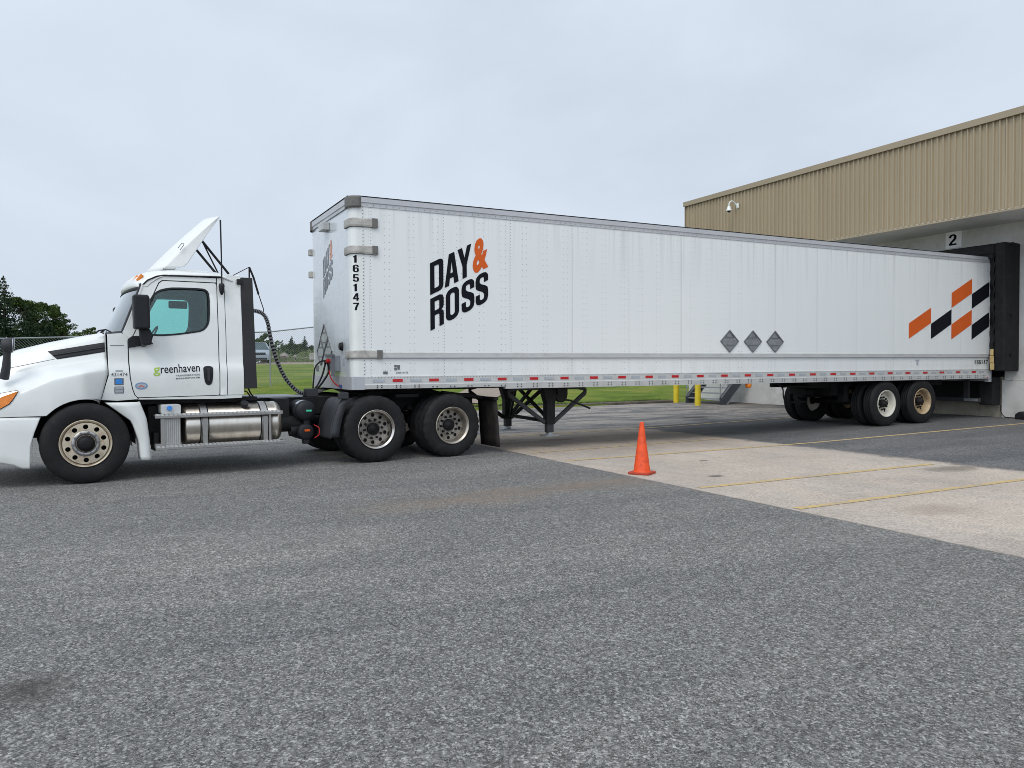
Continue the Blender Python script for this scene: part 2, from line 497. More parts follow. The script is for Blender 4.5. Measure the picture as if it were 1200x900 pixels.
def pad_mat():
    m, k = newmat('concrete pad', .85, spec=.3)
    o = k.coord()
    v2 = k.n('SeparateColor'); k.set(v2.inputs[0], k.voro(o, 70)); b = v2.outputs[1]
    c = k.ramp(b, [(0, .27), (.5, .36), (1, .46)])
    c = k.mix(1.0, c, (1.36, 1.165, .97), 'MULTIPLY')
    big = k.noise(k.map(o, (.8, .8, 1)), .8, 7, .62)
    c = k.mix(k.rng(big, .4, .7, 0, .6), c, k.mix(1.0, c, (.70, .69, .69), 'MULTIPLY'))
    sm = k.noise(o, 5, 7, .7)
    sp_ = k.n('SeparateXYZ'); k.set(sp_.inputs[0], o)
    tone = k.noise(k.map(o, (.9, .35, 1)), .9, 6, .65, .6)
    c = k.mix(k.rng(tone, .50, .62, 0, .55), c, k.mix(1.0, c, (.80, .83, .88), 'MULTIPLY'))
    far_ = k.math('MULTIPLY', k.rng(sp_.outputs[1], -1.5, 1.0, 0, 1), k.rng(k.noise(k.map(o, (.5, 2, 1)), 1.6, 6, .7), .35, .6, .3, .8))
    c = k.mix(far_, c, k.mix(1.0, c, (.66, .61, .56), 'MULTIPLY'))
    c = k.mix(k.rng(sm, .55, .8, 0, .45), c, (.15, .12, .10))
    # rusty drips and dark spots with shapes of their own
    for (x, y, sx, sy, r0, col, am) in ((3.81, -3.83, 1, 1.6, .16, (.07, .06, .055), .85), (4.79, -2.47, 1, 1.8, .11, (.06, .055, .05), .8), (4.6, 1.6, .7, 1.5, .35, (.12, .06, .04), .6), (4.1, -6.75, .7, 1.2, .36, (.20, .14, .10), .3), (7.2, -4.9, .6, 1.3, .4, (.10, .08, .065), .6)):
        d = k.n('VectorMath', operation='DISTANCE'); k.set(d.inputs[0], k.map(o, (sx, sy, 1))); d.inputs[1].default_value = (x * sx, y * sy, 0)
        dd = k.math('ADD', d.outputs['Value'], k.math('MULTIPLY', k.math('SUBTRACT', k.noise(o, 5, 6, .7), .5), .5 * r0 / .16 * .5))
        c = k.mix(k.rng(dd, r0 * .45, r0, am, 0.0), c, col)
    jn = k.math('ADD', sp_.outputs[0], k.math('MULTIPLY', k.math('SUBTRACT', k.noise(o, 9, 6, .75), .5), .10))
    c = k.mix(k.rng(jn, 2.80, 2.85, .85, 0.0), c, (.07, .065, .06))
    jn2 = k.math('ADD', sp_.outputs[0], k.math('MULTIPLY', k.math('SUBTRACT', k.noise(o, 2.2, 7, .75), .5), 1.3))
    c = k.mix(k.rng(jn2, 7.55, 7.75, 0.0, .8), c, (.12, .115, .11))
    k.base(c); k.bump(k.math('ADD', b, sm), .35, .004)
    return m

def line_mat():
    m, k = newmat('yellow road paint', .75, spec=.3)
    o = k.coord()
    n = k.noise(o, 14, 8, .7)
    c = k.mix(k.rng(n, .46, .58, 0, .85), (.60, .42, .15), (.37, .31, .24))
    c = k.mix(k.rng(k.noise(o, 1.3, 6, .7), .48, .66, 0, .8), c, (.38, .315, .24))
    k.base(c)
    return m

def grass_mat():
    m, k = newmat('grass', .95, spec=.1)
    o = k.coord()
    a = k.noise(k.map(o, (.6, 1.3, 1)), .55, 8, .66, .4); b = k.noise(o, 7, 8, .8); d = k.noise(k.map(o, (1, 1, 1)), 40, 4, .7)
    c = k.ramp(a, [(.3, (.075, .125, .018)), (.48, (.16, .24, .035)), (.6, (.27, .29, .06)), (.72, (.38, .32, .10))])
    c = k.mix(k.rng(b, .45, .7, 0, .5), c, (.055, .085, .02))
    c = k.mix(k.rng(d, .5, .7, 0, .5), c, (.22, .20, .08))
    k.base(c); k.bump(k.math('ADD', b, d), .9, .05)
    return m

def path_mat():
    m, k = newmat('gravel path', .95, spec=.1)
    o = k.coord()
    c = k.ramp(k.noise(o, 30, 6, .7), [(.3, (.25, .20, .165)), (.7, (.37, .31, .26))])
    c = k.mix(k.rng(k.noise(o, 1.5, 5), .5, .7, 0, .5), c, (.24, .21, .16))
    k.base(c)
    return m

M = {}
M['asphalt'] = asphalt_mat(); M['worn'] = old_asphalt_mat(); M['patch'] = dark_asphalt_mat(); M['pad'] = pad_mat()
M['conebase'] = mat('dirty cone base', (.45, .045, .012), .7, var=.2, vs=15, dirt=(.10, .04, .03), ds=14, damt=.8); M['line'] = line_mat(); M['grass'] = grass_mat(); M['path'] = path_mat()
M['kerb'] = mat('kerb concrete', (.10, .085, .065), .9, var=.4, vs=6, bump=.5, dirt=(.07, .06, .04), damt=.7)
M['white'] = mat('white paint', (.76, .78, .755), .32, var=.03, vs=2, coat=.35, dirt=(.50, .49, .44), ds=2.2, damt=.22)
M['flatwhite'] = mat('satin white fibreglass', (.76, .775, .755), .5, var=.02, vs=2, dirt=(.6, .6, .56), ds=3, damt=.2)
M['cream'] = mat('cream rim paint', (.62, .60, .52), .5, var=.08, dirt=(.30, .24, .16), ds=6, damt=.6)
M['rustrim'] = mat('rusty rim paint', (.46, .35, .21), .6, var=.2, dirt=(.17, .075, .035), ds=4, damt=1.0)
M['alu'] = mat('dull aluminium', (.42, .41, .39), .42, 1.0, var=.15, vs=5, dirt=(.16, .14, .12), ds=5, damt=.5)
M['bright'] = mat('polished aluminium', (.56, .53, .49), .26, 1.0, var=.12, vs=9, dirt=(.36, .29, .20), ds=8, damt=.7)
M['brownalu'] = mat('grimy aluminium', (.46, .42, .36), .42, .9, var=.2, vs=9, dirt=(.20, .15, .11), ds=7, damt=.7)
M['warmalu'] = mat('brake dusted aluminium', (.62, .54, .41), .40, .45, var=.15, vs=9, dirt=(.25, .14, .06), ds=8, damt=.9)
M['rail'] = mat('grey trailer rail', (.44, .45, .47), .55, .15, var=.07, vs=2, dirt=(.25, .25, .26), ds=4, damt=.4)
M['trail'] = mat('pale top rail', (.52, .53, .55), .5, .15, var=.06, vs=2, dirt=(.36, .36, .37), ds=4, damt=.4)
M['lrail'] = mat('light trailer rail', (.53, .54, .53), .45, .15, var=.06, vs=2, dirt=(.34, .32, .29), ds=5, damt=.45)
M['capm'] = mat('grimy casting and bumper shade', (.16, .155, .145), .7, .1, var=.3, vs=20, dirt=(.07, .05, .035), ds=20, damt=.8)
M['dustalu'] = mat('dusty inner wheel', (.34, .315, .28), .5, .6, var=.25, vs=12, dirt=(.10, .08, .06), ds=9, damt=.8)
M['flap'] = mat('dusty mud flap rubber', (.035, .031, .029), .85, spec=.2, var=.25, vs=4, dirt=(.11, .09, .075), ds=2.5, damt=.8)
M['guide'] = mat('pale yellow pad', (.52, .38, .16), .7, var=.15, vs=9)
M['pitw'] = mat('stained concrete', (.36, .335, .27), .9, var=.2, vs=3, dirt=(.14, .12, .08), ds=1.6, damt=.8)
M['wrap'] = mat('grey spiral wrap', (.20, .20, .21), .5)
M['bolt'] = mat('dark bolt', (.07, .07, .07), .5)
M['rub'] = mat('weathered grey bumper', (.46, .445, .41), .7, .1, var=.25, vs=6, dirt=(.10, .09, .075), ds=7, damt=.7)
M['black'] = mat('black steel', (.010, .010, .011), .6, spec=.25, var=.3, vs=4, dirt=(.03, .027, .024), ds=5, damt=.5)
M['plastic'] = mat('black plastic', (.013, .014, .017), .5, spec=.3, var=.1, vs=4, bump=.1, bs=200)
M['gplastic'] = mat('grey faded plastic', (.034, .036, .041), .6, spec=.35, var=.2, vs=5, dirt=(.07, .065, .06), damt=.4)
M['panelblk'] = mat('black side extender', (.022, .021, .022), .6, spec=.35, var=.12, vs=3, dirt=(.045, .04, .037), damt=.4)
M['rubber'] = mat('black rubber', (.011, .011, .012), .72, spec=.3, var=.2, vs=8, dirt=(.035, .033, .031), ds=6, damt=.5, bump=.15, bs=60)
M['red'] = mat('red reflector', (.45, .012, .016), .25, var=.05)
M['silv'] = mat('silver reflector', (.42, .46, .50), .25, .2, var=.08, vs=20)
M['redlens'] = mat('red lens', (.5, .02, .02), .2)
M['amber'] = mat('amber lens', (.75, .22, .02), .2, var=.15, vs=12)
M['orange'] = mat('orange cone', (.82, .085, .012), .5, var=.08, vs=6, dirt=(.36, .035, .012), ds=11, damt=.8)
M['decor'] = mat('orange decal', (.64, .11, .016), .6, spec=.2, var=.04)
M['decbk'] = mat('black decal', (.007, .008, .012), .7, spec=.12, var=.04)
M['decgr'] = mat('grey decal', (.13, .135, .15), .45)
M['bolly'] = mat('yellow bollard paint', (.66, .50, .02), .5, var=.10, vs=5, dirt=(.35, .26, .03), damt=.5)
M['rivet'] = mat('dark grey rivet', (.20, .20, .21), .5)  # dark grey rivet heads
M['galv'] = mat('galvanised steel', (.33, .35, .37), .5, .6, var=.12, vs=8)
M['wallc'] = mat('painted block wall', (.62, .61, .58), .85, var=.08, vs=1.3, bump=.3, bs=25, dirt=(.26, .245, .20), ds=1.0, damt=.65)
M['beige'] = mat('beige siding paint', (.35, .285, .195), .55, .05, var=.05, vs=.8)
M['soffit'] = mat('grey soffit', (.60, .60, .57), .7, var=.05)
M['grille'] = mat('dark mesh', (.02, .02, .02), .5)
M['seat'] = mat('dark cloth', (.02, .022, .026), .9)
M['placl'] = mat('pale placard', (.40, .42, .42), .4, .2, var=.15, vs=20)
M['hazebk'] = mat('hazed front decal', (.14, .155, .175), .3, var=.3, vs=12)  # hazy reflection on the glossy front wall mixed into the letter colour
M['hazeor'] = mat('hazed orange front decal', (.62, .27, .16), .3, var=.1)  # same reflection haze mixed into the orange
M['plac'] = mat('metal placard', (.25, .26, .275), .5, .3, var=.25, vs=20)
M['lamp'] = mat('clear lens', (.55, .58, .60), .1, .3)
M['green'] = mat('green tape', (.05, .62, .35), .5)
M['lime'] = mat('lime decal', (.40, .60, .06), .4)
M['blue'] = mat('blue sticker', (.03, .22, .62), .4, var=.2, vs=60)
M['sticker'] = mat('pale sticker', (.40, .43, .47), .4)
M['bark'] = mat('bark', (.06, .045, .035), .95, var=.3, vs=6)
M['rock'] = mat('rubble rock', (.26, .24, .21), .9, var=.35, vs=2, bump=.5, bs=8)

def glass_mat(name, tint, gl=.12, dust=.12):
    m = bpy.data.materials.new(name); m.use_nodes = True
    t = m.node_tree; t.nodes.clear()
    tr = t.nodes.new('ShaderNodeBsdfTransparent'); tr.inputs[0].default_value = tint + (1,)
    g = t.nodes.new('ShaderNodeBsdfGlossy'); g.inputs['Roughness'].default_value = .03; g.inputs['Color'].default_value = (.97, 1, 1, 1)
    fr = t.nodes.new('ShaderNodeFresnel'); fr.inputs[0].default_value = 1.5
    tcn = t.nodes.new('ShaderNodeTexCoord'); n = t.nodes.new('ShaderNodeTexNoise'); n.inputs['Scale'].default_value = 40; n.inputs['Detail'].default_value = 4
    t.links.new(tcn.outputs['Object'], n.inputs['Vector'])
    mr = t.nodes.new('ShaderNodeMapRange'); mr.inputs[1].default_value = .6; mr.inputs[2].default_value = .8; mr.inputs[3].default_value = 0; mr.inputs[4].default_value = dust
    t.links.new(n.outputs['Fac'], mr.inputs[0])
    ad = t.nodes.new('ShaderNodeMath'); ad.operation = 'ADD'
    t.links.new(fr.outputs[0], ad.inputs[0]); ad.inputs[1].default_value = gl - .04
    mx1 = t.nodes.new('ShaderNodeMixShader'); t.links.new(ad.outputs[0], mx1.inputs[0]); t.links.new(tr.outputs[0], mx1.inputs[1]); t.links.new(g.outputs[0], mx1.inputs[2])
    df = t.nodes.new('ShaderNodeBsdfDiffuse'); df.inputs[0].default_value = (.4, .4, .38, 1)
    mx2 = t.nodes.new('ShaderNodeMixShader'); t.links.new(mr.outputs[0], mx2.inputs[0]); t.links.new(mx1.outputs[0], mx2.inputs[1]); t.links.new(df.outputs[0], mx2.inputs[2])
    o = t.nodes.new('ShaderNodeOutputMaterial'); t.links.new(mx2.outputs[0], o.inputs[0])
    return m
M['glass'] = glass_mat('green tinted glass', (.70, .92, .89), .05, .05)
M['wsglass'] = glass_mat('windshield glass', (.84, .95, .94), .30)

def trailer_skin():
    """white riveted panels: paired rivet columns, panel seams, vertical run-off streaks"""
    m, k = newmat('white riveted panel', .38, spec=.5)
    k.p.inputs['Coat Weight'].default_value = .2
    o = k.coord(); s = k.n('SeparateXYZ'); k.set(s.inputs[0], o); X, Z = s.outputs[0], s.outputs[2]
    base = k.mix(k.rng(k.noise(k.map(o, (.25, 1, .5)), .8, 5), .35, .65, 0, .6), (.78, .80, .79), (.745, .77, .765))
    # streaks below the top rail
    stn = k.noise(k.map(o, (9, 1, .22)), 1.0, 6, .7)
    low = k.rng(Z, 2.9, 3.9, 0.0, 1.0)
    base = k.mix(k.math('MULTIPLY', k.rng(stn, .5, .72, 0, .42), low), base, (.34, .35, .36))
    low2 = k.rng(Z, 1.3, 1.75, 1.0, 0.0)
    base = k.mix(k.math('MULTIPLY', k.rng(k.noise(k.map(o, (3, 1, .6)), 2.0, 6, .7), .45, .7, 0, .3), low2), base, (.48, .46, .43))
    # rivets
    def cols(period, off, pitch, rad):
        fx = k.math('ABSOLUTE', k.math('SUBTRACT', k.math('FRACT', k.math('ADD', k.math('DIVIDE', X, period), off)), .5))
        dx = k.math('MULTIPLY', fx, period)
        fz = k.math('MULTIPLY', k.math('ABSOLUTE', k.math('SUBTRACT', k.math('FRACT', k.math('DIVIDE', Z, pitch)), .5)), pitch)
        d = k.math('SQRT', k.math('ADD', k.math('MULTIPLY', dx, dx), k.math('MULTIPLY', fz, fz)))
        return k.rng(d, rad * .6, rad, 1.0, 0.0)
    a = cols(.4064, .0, .105, .0085); b = cols(.4064, .20, .105, .0085); c = cols(1.2192, .25, .05, .009)
    rv = k.math('MAXIMUM', k.math('MAXIMUM', a, b), c)
    col = k.mix(k.math('MULTIPLY', rv, .8), base, (.20, .20, .21))
    sx = k.math('MULTIPLY', k.math('ABSOLUTE', k.math('SUBTRACT', k.math('FRACT', k.math('ADD', k.math('DIVIDE', X, 1.2192), .27)), .5)), 1.2192)
    col = k.mix(k.rng(sx, .002, .006, .28, 0.0), col, (.35, .36, .37))
    k.base(col)
    wv = k.noise(k.map(o, (1, 1, .35)), 2.4, 3)
    k.bump(k.math('ADD', k.math('MULTIPLY', wv, 1.5), k.math('MULTIPLY', rv, .25)), .25, .01)
    return m
M['skin'] = trailer_skin()

def front_skin():
    m, k = newmat('glossy front panel', .16, spec=.5)
    k.p.inputs['Coat Weight'].default_value = .6
    k.p.inputs['Coat Roughness'].default_value = .05
    o = k.coord(); s = k.n('SeparateXYZ'); k.set(s.inputs[0], o); Y, Z = s.outputs[1], s.outputs[2]
    n = k.noise(k.map(o, (1, 1, 1)), 6, 8, .7)
    c = k.mix(k.rng(n, .45, .7, 0, .4), (.60, .64, .66), (.46, .48, .49))
    fy = k.math('MULTIPLY', k.math('ABSOLUTE', k.math('SUBTRACT', k.math('FRACT', k.math('DIVIDE', Y, .30)), .5)), .30)
    fz = k.math('MULTIPLY', k.math('ABSOLUTE', k.math('SUBTRACT', k.math('FRACT', k.math('DIVIDE', Z, .105)), .5)), .105)
    d = k.math('SQRT', k.math('ADD', k.math('MULTIPLY', fy, fy), k.math('MULTIPLY', fz, fz)))
    c = k.mix(k.rng(d, .006, .011, .6, 0), c, (.22, .22, .23))
    k.base(c); k.bump(k.noise(o, 1.6, 3), .3, .02)
    return m
M['front'] = front_skin()

def corr_mat():
    """straight up-down run-off on the siding sheets, seams every few ribs"""
    m, k = newmat('beige siding', .5, .1)
    o = k.coord(); s = k.n('SeparateXYZ'); k.set(s.inputs[0], o)
    n = k.noise(k.map(o, (1, 3, .15)), 1.5, 6, .7)
    c = k.mix(k.rng(n, .35, .7, 0, 1), (.36, .295, .195), (.42, .345, .23))
    d = k.math('MULTIPLY', k.math('ABSOLUTE', k.math('SUBTRACT', k.math('FRACT', k.math('DIVIDE', s.outputs[1], .915)), .5)), .915)
    c = k.mix(k.rng(d, .004, .010, .55, 0), c, (.09, .075, .055))
    k.base(c)
    return m
M['corr'] = corr_mat()
# ------------------------------------------------------------------ terrain, yard, kerb, path
def yk(x): return 12.7 - .12 * min(max(x, -20), 14.8)
def rise(d): return lerp(d, [0, 1, 7, 17, 33, 48], [0, .04, .6, .98, 1.42, 1.72])
def ramp(x): return .013 * min(max(0, x - 8), 9)
def zg(x, y):
    d = y - yk(x)
    return ramp(x) if d < 0 else .1 + rise(d)

def make_ground():
    mb = MB()
    xs = [-900, -400, -200, -120] + [-80 + 4 * i for i in range(41)] + [120, 200, 400, 900]
    ds = [-900, -300, -100, -40, -10, -3, -.16, -.155, -.01, .5, 1, 2, 3, 4, 5, 6, 7, 9, 11, 13, 15, 17, 20, 24, 28, 33, 38, 43, 48, 60, 80, 120, 200, 400, 900]
    rows = []
    rnd = random.Random(3)
    for d in ds:
        row = []
        for x in xs:
            z = -.06 if d < -.156 else .09 + rise(d)
            if 1 < d < 60: z += rnd.uniform(-.02, .02)
            row.append((x, yk(x) + d, z))
        rows.append(row)
    mb.grid(rows, flip=False)
    o = mb.build('ground', M['grass'], recalc=False)
    tag(o, kind='structure')
make_ground()

def sheet(name, xs, ys, m, dz=0.0):
    mb = MB()
    mb.grid([[(x, y if not callable(y) else y(x), ramp(x) + dz) for x in xs] for y in ys])
    o = mb.build(name, m, recalc=False); tag(o, kind='structure'); return o
sheet('asphalt_yard', [-300, -100, -20, 0, 2.8], [-300, -60, 0, lambda x: yk(x) - .15], M['asphalt'])
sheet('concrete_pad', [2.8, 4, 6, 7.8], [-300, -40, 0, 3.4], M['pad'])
px_ = [7.8, 8, 10, 12, 14, 16, 17, 60]
sheet('patched_pavement', px_, [-300, -40, 0, 3.4], M['patch'])
sheet('worn_pavement', [2.8, 5, 7.8, 8, 10, 12, 14, 16, 17], [3.4, 7, lambda x: yk(x) - .15], M['worn'])
def line_strip(x0, x1, y0, y1, w):
    mb = MB(); n = 12; rows = []
    for s in (-.5, .5):
        rows.append([(x0 + (x1 - x0) * i / n, y0 + (y1 - y0) * i / n + s * w, ramp(x0 + (x1 - x0) * i / n) + .004) for i in range(n + 1)])
    o = mb.grid(rows).build('road_marking', M['line'], recalc=False); tag(o, kind='structure')
for a in ((2.95, 16, -1.44, -1.36, .10), (2.95, 7.4, -4.50, -4.44, .10), (2.9, 8.6, -6.03, -5.96, .10), (2.9, 16, 2.75, 3.3, .09), (3.0, 7.6, -.22, .1, .07)):
    line_strip(*a)

mb = MB(); n = 60
for i in range(n):
    x0 = -60 + 75.0 * i / n; x1 = x0 + 75.0 / n - .012
    v = []
    for x in (x0, x1):
        y = yk(x)
        v += [(x, y - .15, -.05), (x, y - .145, .065 + ramp(x)), (x, y - .12, .085 + ramp(x)), (x, y, .105 + ramp(x)), (x, y + .02, -.05)]
    mb.add(v, [(j, j + 1, 6 + j, 5 + j) for j in range(4)] + [(0, 1, 2, 3, 4), (5, 6, 7, 8, 9)], False)
tag(mb.build('kerb', M['kerb'], bevel=.012), kind='structure')

mb = MB(); rows = []
for k in range(46):
    t = k * 1.1
    row = []
    for w in (0, .25, .5, .75, 1):
        x = 8.3 - .79 * 1.65 * w + .61 * t; y = 12.6 + .61 * 1.65 * w + .79 * t
        y = max(y, yk(x) - .0)
        row.append((x, y, zg(x, y + .001) + .025))
    rows.append(row)
tag(mb.grid(rows).build('path', M['path'], recalc=False), kind='structure')
# brown gravel lot where the far car is parked
mb = MB()
mb.grid([[(x, yk(x) + d, .1 + rise(d) + (.012 if d > 40 else -.03)) for x in (-60, -20, 0, 10, 20, 60)] for d in (39.9, 40.1, 43, 48, 54)])
tag(mb.build('gravel_lot', M['path'], recalc=False), kind='structure')

# ------------------------------------------------------------------ foliage
def leaf_mat(name, a, b, c_):
    m, k = newmat(name, .85, spec=.15)
    o = k.coord()
    f = k.noise(o, .9, 4, .6); g = k.noise(o, 6, 3, .6)
    c = k.ramp(f, [(.32, a), (.5, b), (.68, c_)])
    c = k.mix(k.rng(g, .4, .7, 0, .35), c, a)
    k.base(c)
    return m
M['spruce'] = leaf_mat('spruce needles', (.012, .026, .013), (.026, .048, .021), (.055, .082, .032))
M['leaf'] = leaf_mat('broad leaves', (.022, .042, .012), (.050, .082, .022), (.095, .13, .036))
M['leaf2'] = leaf_mat('light broad leaves', (.035, .060, .018), (.065, .10, .030), (.10, .135, .045))

def leaf(mb, c, s, rnd, flat=.5):
    n = Vector((rnd.uniform(-1, 1), rnd.uniform(-1, 1), rnd.uniform(-flat, 1))).normalized()
    a = n.orthogonal().normalized(); a.rotate(Matrix.Rotation(rnd.uniform(0, 2 * PI), 3, n)); b = n.cross(a)
    l = s * rnd.uniform(.6, 1.3); w = l * rnd.uniform(.4, .75)
    c = Vector(c)
    mb.add([c - a * l, c - b * w * .8 + a * l * .2, c + a * l, c + b * w + a * l * .1], [(0, 1, 2, 3)], False)

def conifer(h, wr, seed, dens=1.0, ls=.16):
    rnd = random.Random(seed); t = MB(); c = MB()
    lean = rnd.uniform(-.02, .02)
    t.tube([(lean * h * k, 0, h * k) for k in (0, .3, .6, .98)], [h * .022, h * .016, h * .009, .02], 7)
    z = h * .08; 
    while z < h * .985:
        fr = z / h
        Rr = wr * (1 - fr) ** .85 * rnd.uniform(.75, 1.15) + .08
        nb = max(4, int(9 * (1 - fr) + 4))
        a0 = rnd.uniform(0, 6.3)
        for i in range(nb):
            if rnd.random() < .10: continue
            a = a0 + 6.283 * i / nb + rnd.uniform(-.25, .25); L_ = Rr * rnd.uniform(.65, 1.15)
            dx, dy = math.cos(a), math.sin(a)
            tip = (dx * L_, dy * L_, z - L_ * .22)
            t.tube([(lean * z, 0, z), (dx * L_ * .5, dy * L_ * .5, z - L_ * .06), tip], [.03, .02, .008], 3)
            m_ = max(2, int(L_ * 11 * dens))
            for k in range(m_):
                q = (k + rnd.random()) / m_
                q = .12 + .88 * q
                sp = .22 * L_ * (1.1 - q) + .05
                leaf(c, (dx * L_ * q + rnd.gauss(0, sp), dy * L_ * q + rnd.gauss(0, sp), z - L_ * (.06 * q + .18 * q * q) + rnd.gauss(0, .07)), ls * (1.2 - .4 * q), rnd, .2)
        z += h * .028 + .08
    return t, c

def broad(h, wr, seed, n=3000, ls=.15, bare=.2):
    rnd = random.Random(seed); t = MB(); c = MB()
    t.tube([(0, 0, 0), (.03 * h, 0, h * .3), (-.01 * h, .02 * h, h * .62)], [h * .022, h * .017, h * .008], 7)
    lobes = []
    nl = 16
    for i in range(nl):
        a = rnd.uniform(0, 6.283); fz = rnd.uniform(bare, .92); rr = wr * math.sqrt(max(.05, 1 - ((fz - .5) / .5) ** 2)) * rnd.uniform(.35, .85)
        lc = Vector((math.cos(a) * rr, math.sin(a) * rr, h * fz)); lr = wr * rnd.uniform(.22, .42)
        lobes.append((lc, lr))
        base = Vector((0, 0, h * max(.18, fz - .3)))
        t.tube([base, (base + lc) / 2 + Vector((0, 0, .1)), lc], [h * .009, h * .006, .01], 4)
    lobes.append((Vector((0, 0, h * .86)), wr * .3))
    for i in range(n):
        lc, lr = rnd.choice(lobes)
        d = Vector((rnd.gauss(0, 1), rnd.gauss(0, 1), rnd.gauss(0, 1))).normalized() * lr * rnd.uniform(.55, 1.08)
        d.z *= .75
        leaf(c, lc + d, ls, rnd)
    return t, c

def tree(name, label, loc, parts, crown_mat, group, cat='tree'):
    r = thing(name, label, cat, loc, random.uniform(0, 6), group)
    parts[0].build('trunk', M['bark'], r, recalc=False)
    parts[1].build('crown', crown_mat, r, recalc=False)
    return r
G1 = 'trees at the wood edge beyond the fence'
def gz(x, y): return zg(x, y) - .05
tree('spruce_tree', 'tallest dark spruce with pointed top at the wood edge', (-11.93, 77.8, gz(-12, 77.8)), conifer(8.5, 3.0, 1, 4.2, .105), M['spruce'], G1)
tree('spruce_tree', 'dark spruce in front of the tallest spruce, partly behind the truck mirror', (-14.3, 76.5, gz(-14, 76)), conifer(7.4, 3.0, 2, 4.0, .105), M['spruce'], G1)
tree('broadleaf_tree', 'bushy dark green tree directly beside the tallest spruce', (-10.3, 80.5, gz(-10, 80)), broad(7.0, 2.1, 3, 15000, .095, .05), M['leaf'], G1)
tree('broadleaf_tree', 'bushy tree with twin tops in the middle of the tree clump', (-9.1, 83, gz(-9, 83)), broad(7.0, 2.1, 4, 15000, .095, .05), M['leaf'], G1)
tree('pine_tree', 'thin pale topped pine among the bushy trees', (-8.2, 85, gz(-8, 85)), broad(6.8, 1.4, 5, 7000, .09, .05), M['leaf'], G1)
tree('pine_tree', 'sparse see-through tree at the open end of the tree clump', (-7.2, 83.1, gz(-7, 83)), broad(6.0, 1.2, 6, 1900, .09, .1), M['leaf'], G1)
tree('spruce_tree', 'short spruce filling the gap low in the tree clump', (-9.9, 76, gz(-9, 76)), conifer(5.8, 2.6, 7, 4.0, .11), M['spruce'], G1)
tree('spruce_tree', 'broad low spruce below the twin topped bushy tree', (-8.5, 78, gz(-8, 78)), conifer(5.0, 2.4, 17, 4.0, .11), M['spruce'], G1)
tree('bush', 'low light green bush ending the tree clump above the truck hood', (-7.6, 92, gz(-7, 92)), broad(4.1, 2.0, 8, 7500, .10, .05), M['leaf2'], G1, 'bush')
tree('bush', 'round light green bush standing alone above the truck hood', (-6.7, 108, gz(-6, 108)), broad(4.6, 2.3, 9, 7000, .12, .05), M['leaf2'], G1, 'bush')
tree('pine_tree', 'tiny far tree just above the windshield base of the truck', (-5.6, 138, gz(-5, 138)), broad(6.9, 1.6, 10, 1400, .17, .2), M['leaf'], G1)
tree('spruce_tree', 'farthest dark spruce standing out of frame beyond the tree clump', (-19, 80, gz(-19, 80)), conifer(9, 3.0, 12, 1.0, .17), M['spruce'], G1)
G2 = 'far tree line seen between the cab and the trailer'
tree('broadleaf_tree', 'round headed dark tree directly behind the parked silver car', (17.0, 106, gz(17, 106)), broad(4.6, 1.5, 20, 2200, .17, .3), M['leaf'], G2)
far = [(320, 31.5, 157, 5.0, 'c'), (326, 30, 160, 3.9, 'b'), (333, 33, 163, 5.7, 'c'), (339, 33, 166, 4.6, 'b'), (345, 36, 167, 4.8, 'b'), (352, 36, 164, 5.6, 'c'), (360, 38.5, 170, 4.2, 'b'), (366, 40, 168, 5.4, 'c')]
words = ['small spruce at the near end of the far tree line', 'low bushy tree second in the far tree line', 'tallest spiky spruce of the far tree line', 'bushy tree directly behind the tallest spruce of the far line',
         'wide low tree in the middle of the far tree line', 'slim spruce standing out of the far tree line', 'low tree near the trailer edge in the far tree line', 'last spruce of the far line, beside the trailer edge']
for (a, x, y, h, k), w in zip(far, words):
    if k == 'c': tree('spruce_tree', w, (x, y, gz(x, y)), conifer(h + .6, 1.9, a, 1.5, .17), M['spruce'], G2)
    else: tree('broadleaf_tree', w, (x, y, gz(x, y)), broad(h, 2.7, a, 3000, .17, .05), M['leaf'], G2)
# the rest of the far wood reads as one mass
mb = MB(); rnd = random.Random(5)
for i in range(150):
    x = -70 + i * 1.55; y = 176 + rnd.uniform(-8, 10); h = rnd.uniform(3.4, 5.6)
    for j in range(120):
        leaf(mb, (x + rnd.gauss(0, 1.1), y + rnd.gauss(0, 1.1), 1.8 + h * rnd.random() ** .75), .42, rnd)
tag(mb.build('far_wood', M['leaf'], recalc=False), 'far low dark green wood on the horizon', 'wood', kind='stuff')

# ------------------------------------------------------------------ rubble bank and boulders
mb = MB(); rnd = random.Random(11); rows = []
for j in range(9):
    rows.append([(9.6 + i * .7, 60.5 + j * .5 + rnd.uniform(-.1, .1), 1.75 + (1.0 + .25 * math.sin(i * 1.3) + rnd.uniform(-.18, .18)) * math.sin(PI * j / 8)) for i in range(40)])
bank, kb = newmat('weedy rubble', .95, spec=.1)
o_ = kb.coord()
kb.base(kb.mix(kb.rng(kb.noise(o_, 1.6, 7, .7), .54, .64, 0, .8), kb.ramp(kb.noise(o_, 4, 6, .7), [(.35, (.06, .09, .03)), (.65, (.13, .15, .07))]), (.26, .235, .20)))
tag(mb.grid(rows).build('rubble_bank', bank), kind='structure')
def boulder(s, seed):
    rnd = random.Random(seed); me = bpy.data.meshes.new('boulder'); bm = bmesh.new()
    bmesh.ops.create_icosphere(bm, subdivisions=2, radius=s)
    for v in bm.verts: v.co *= rnd.uniform(.78, 1.15); v.co.z *= .75
    bm.to_mesh(me); bm.free(); return me
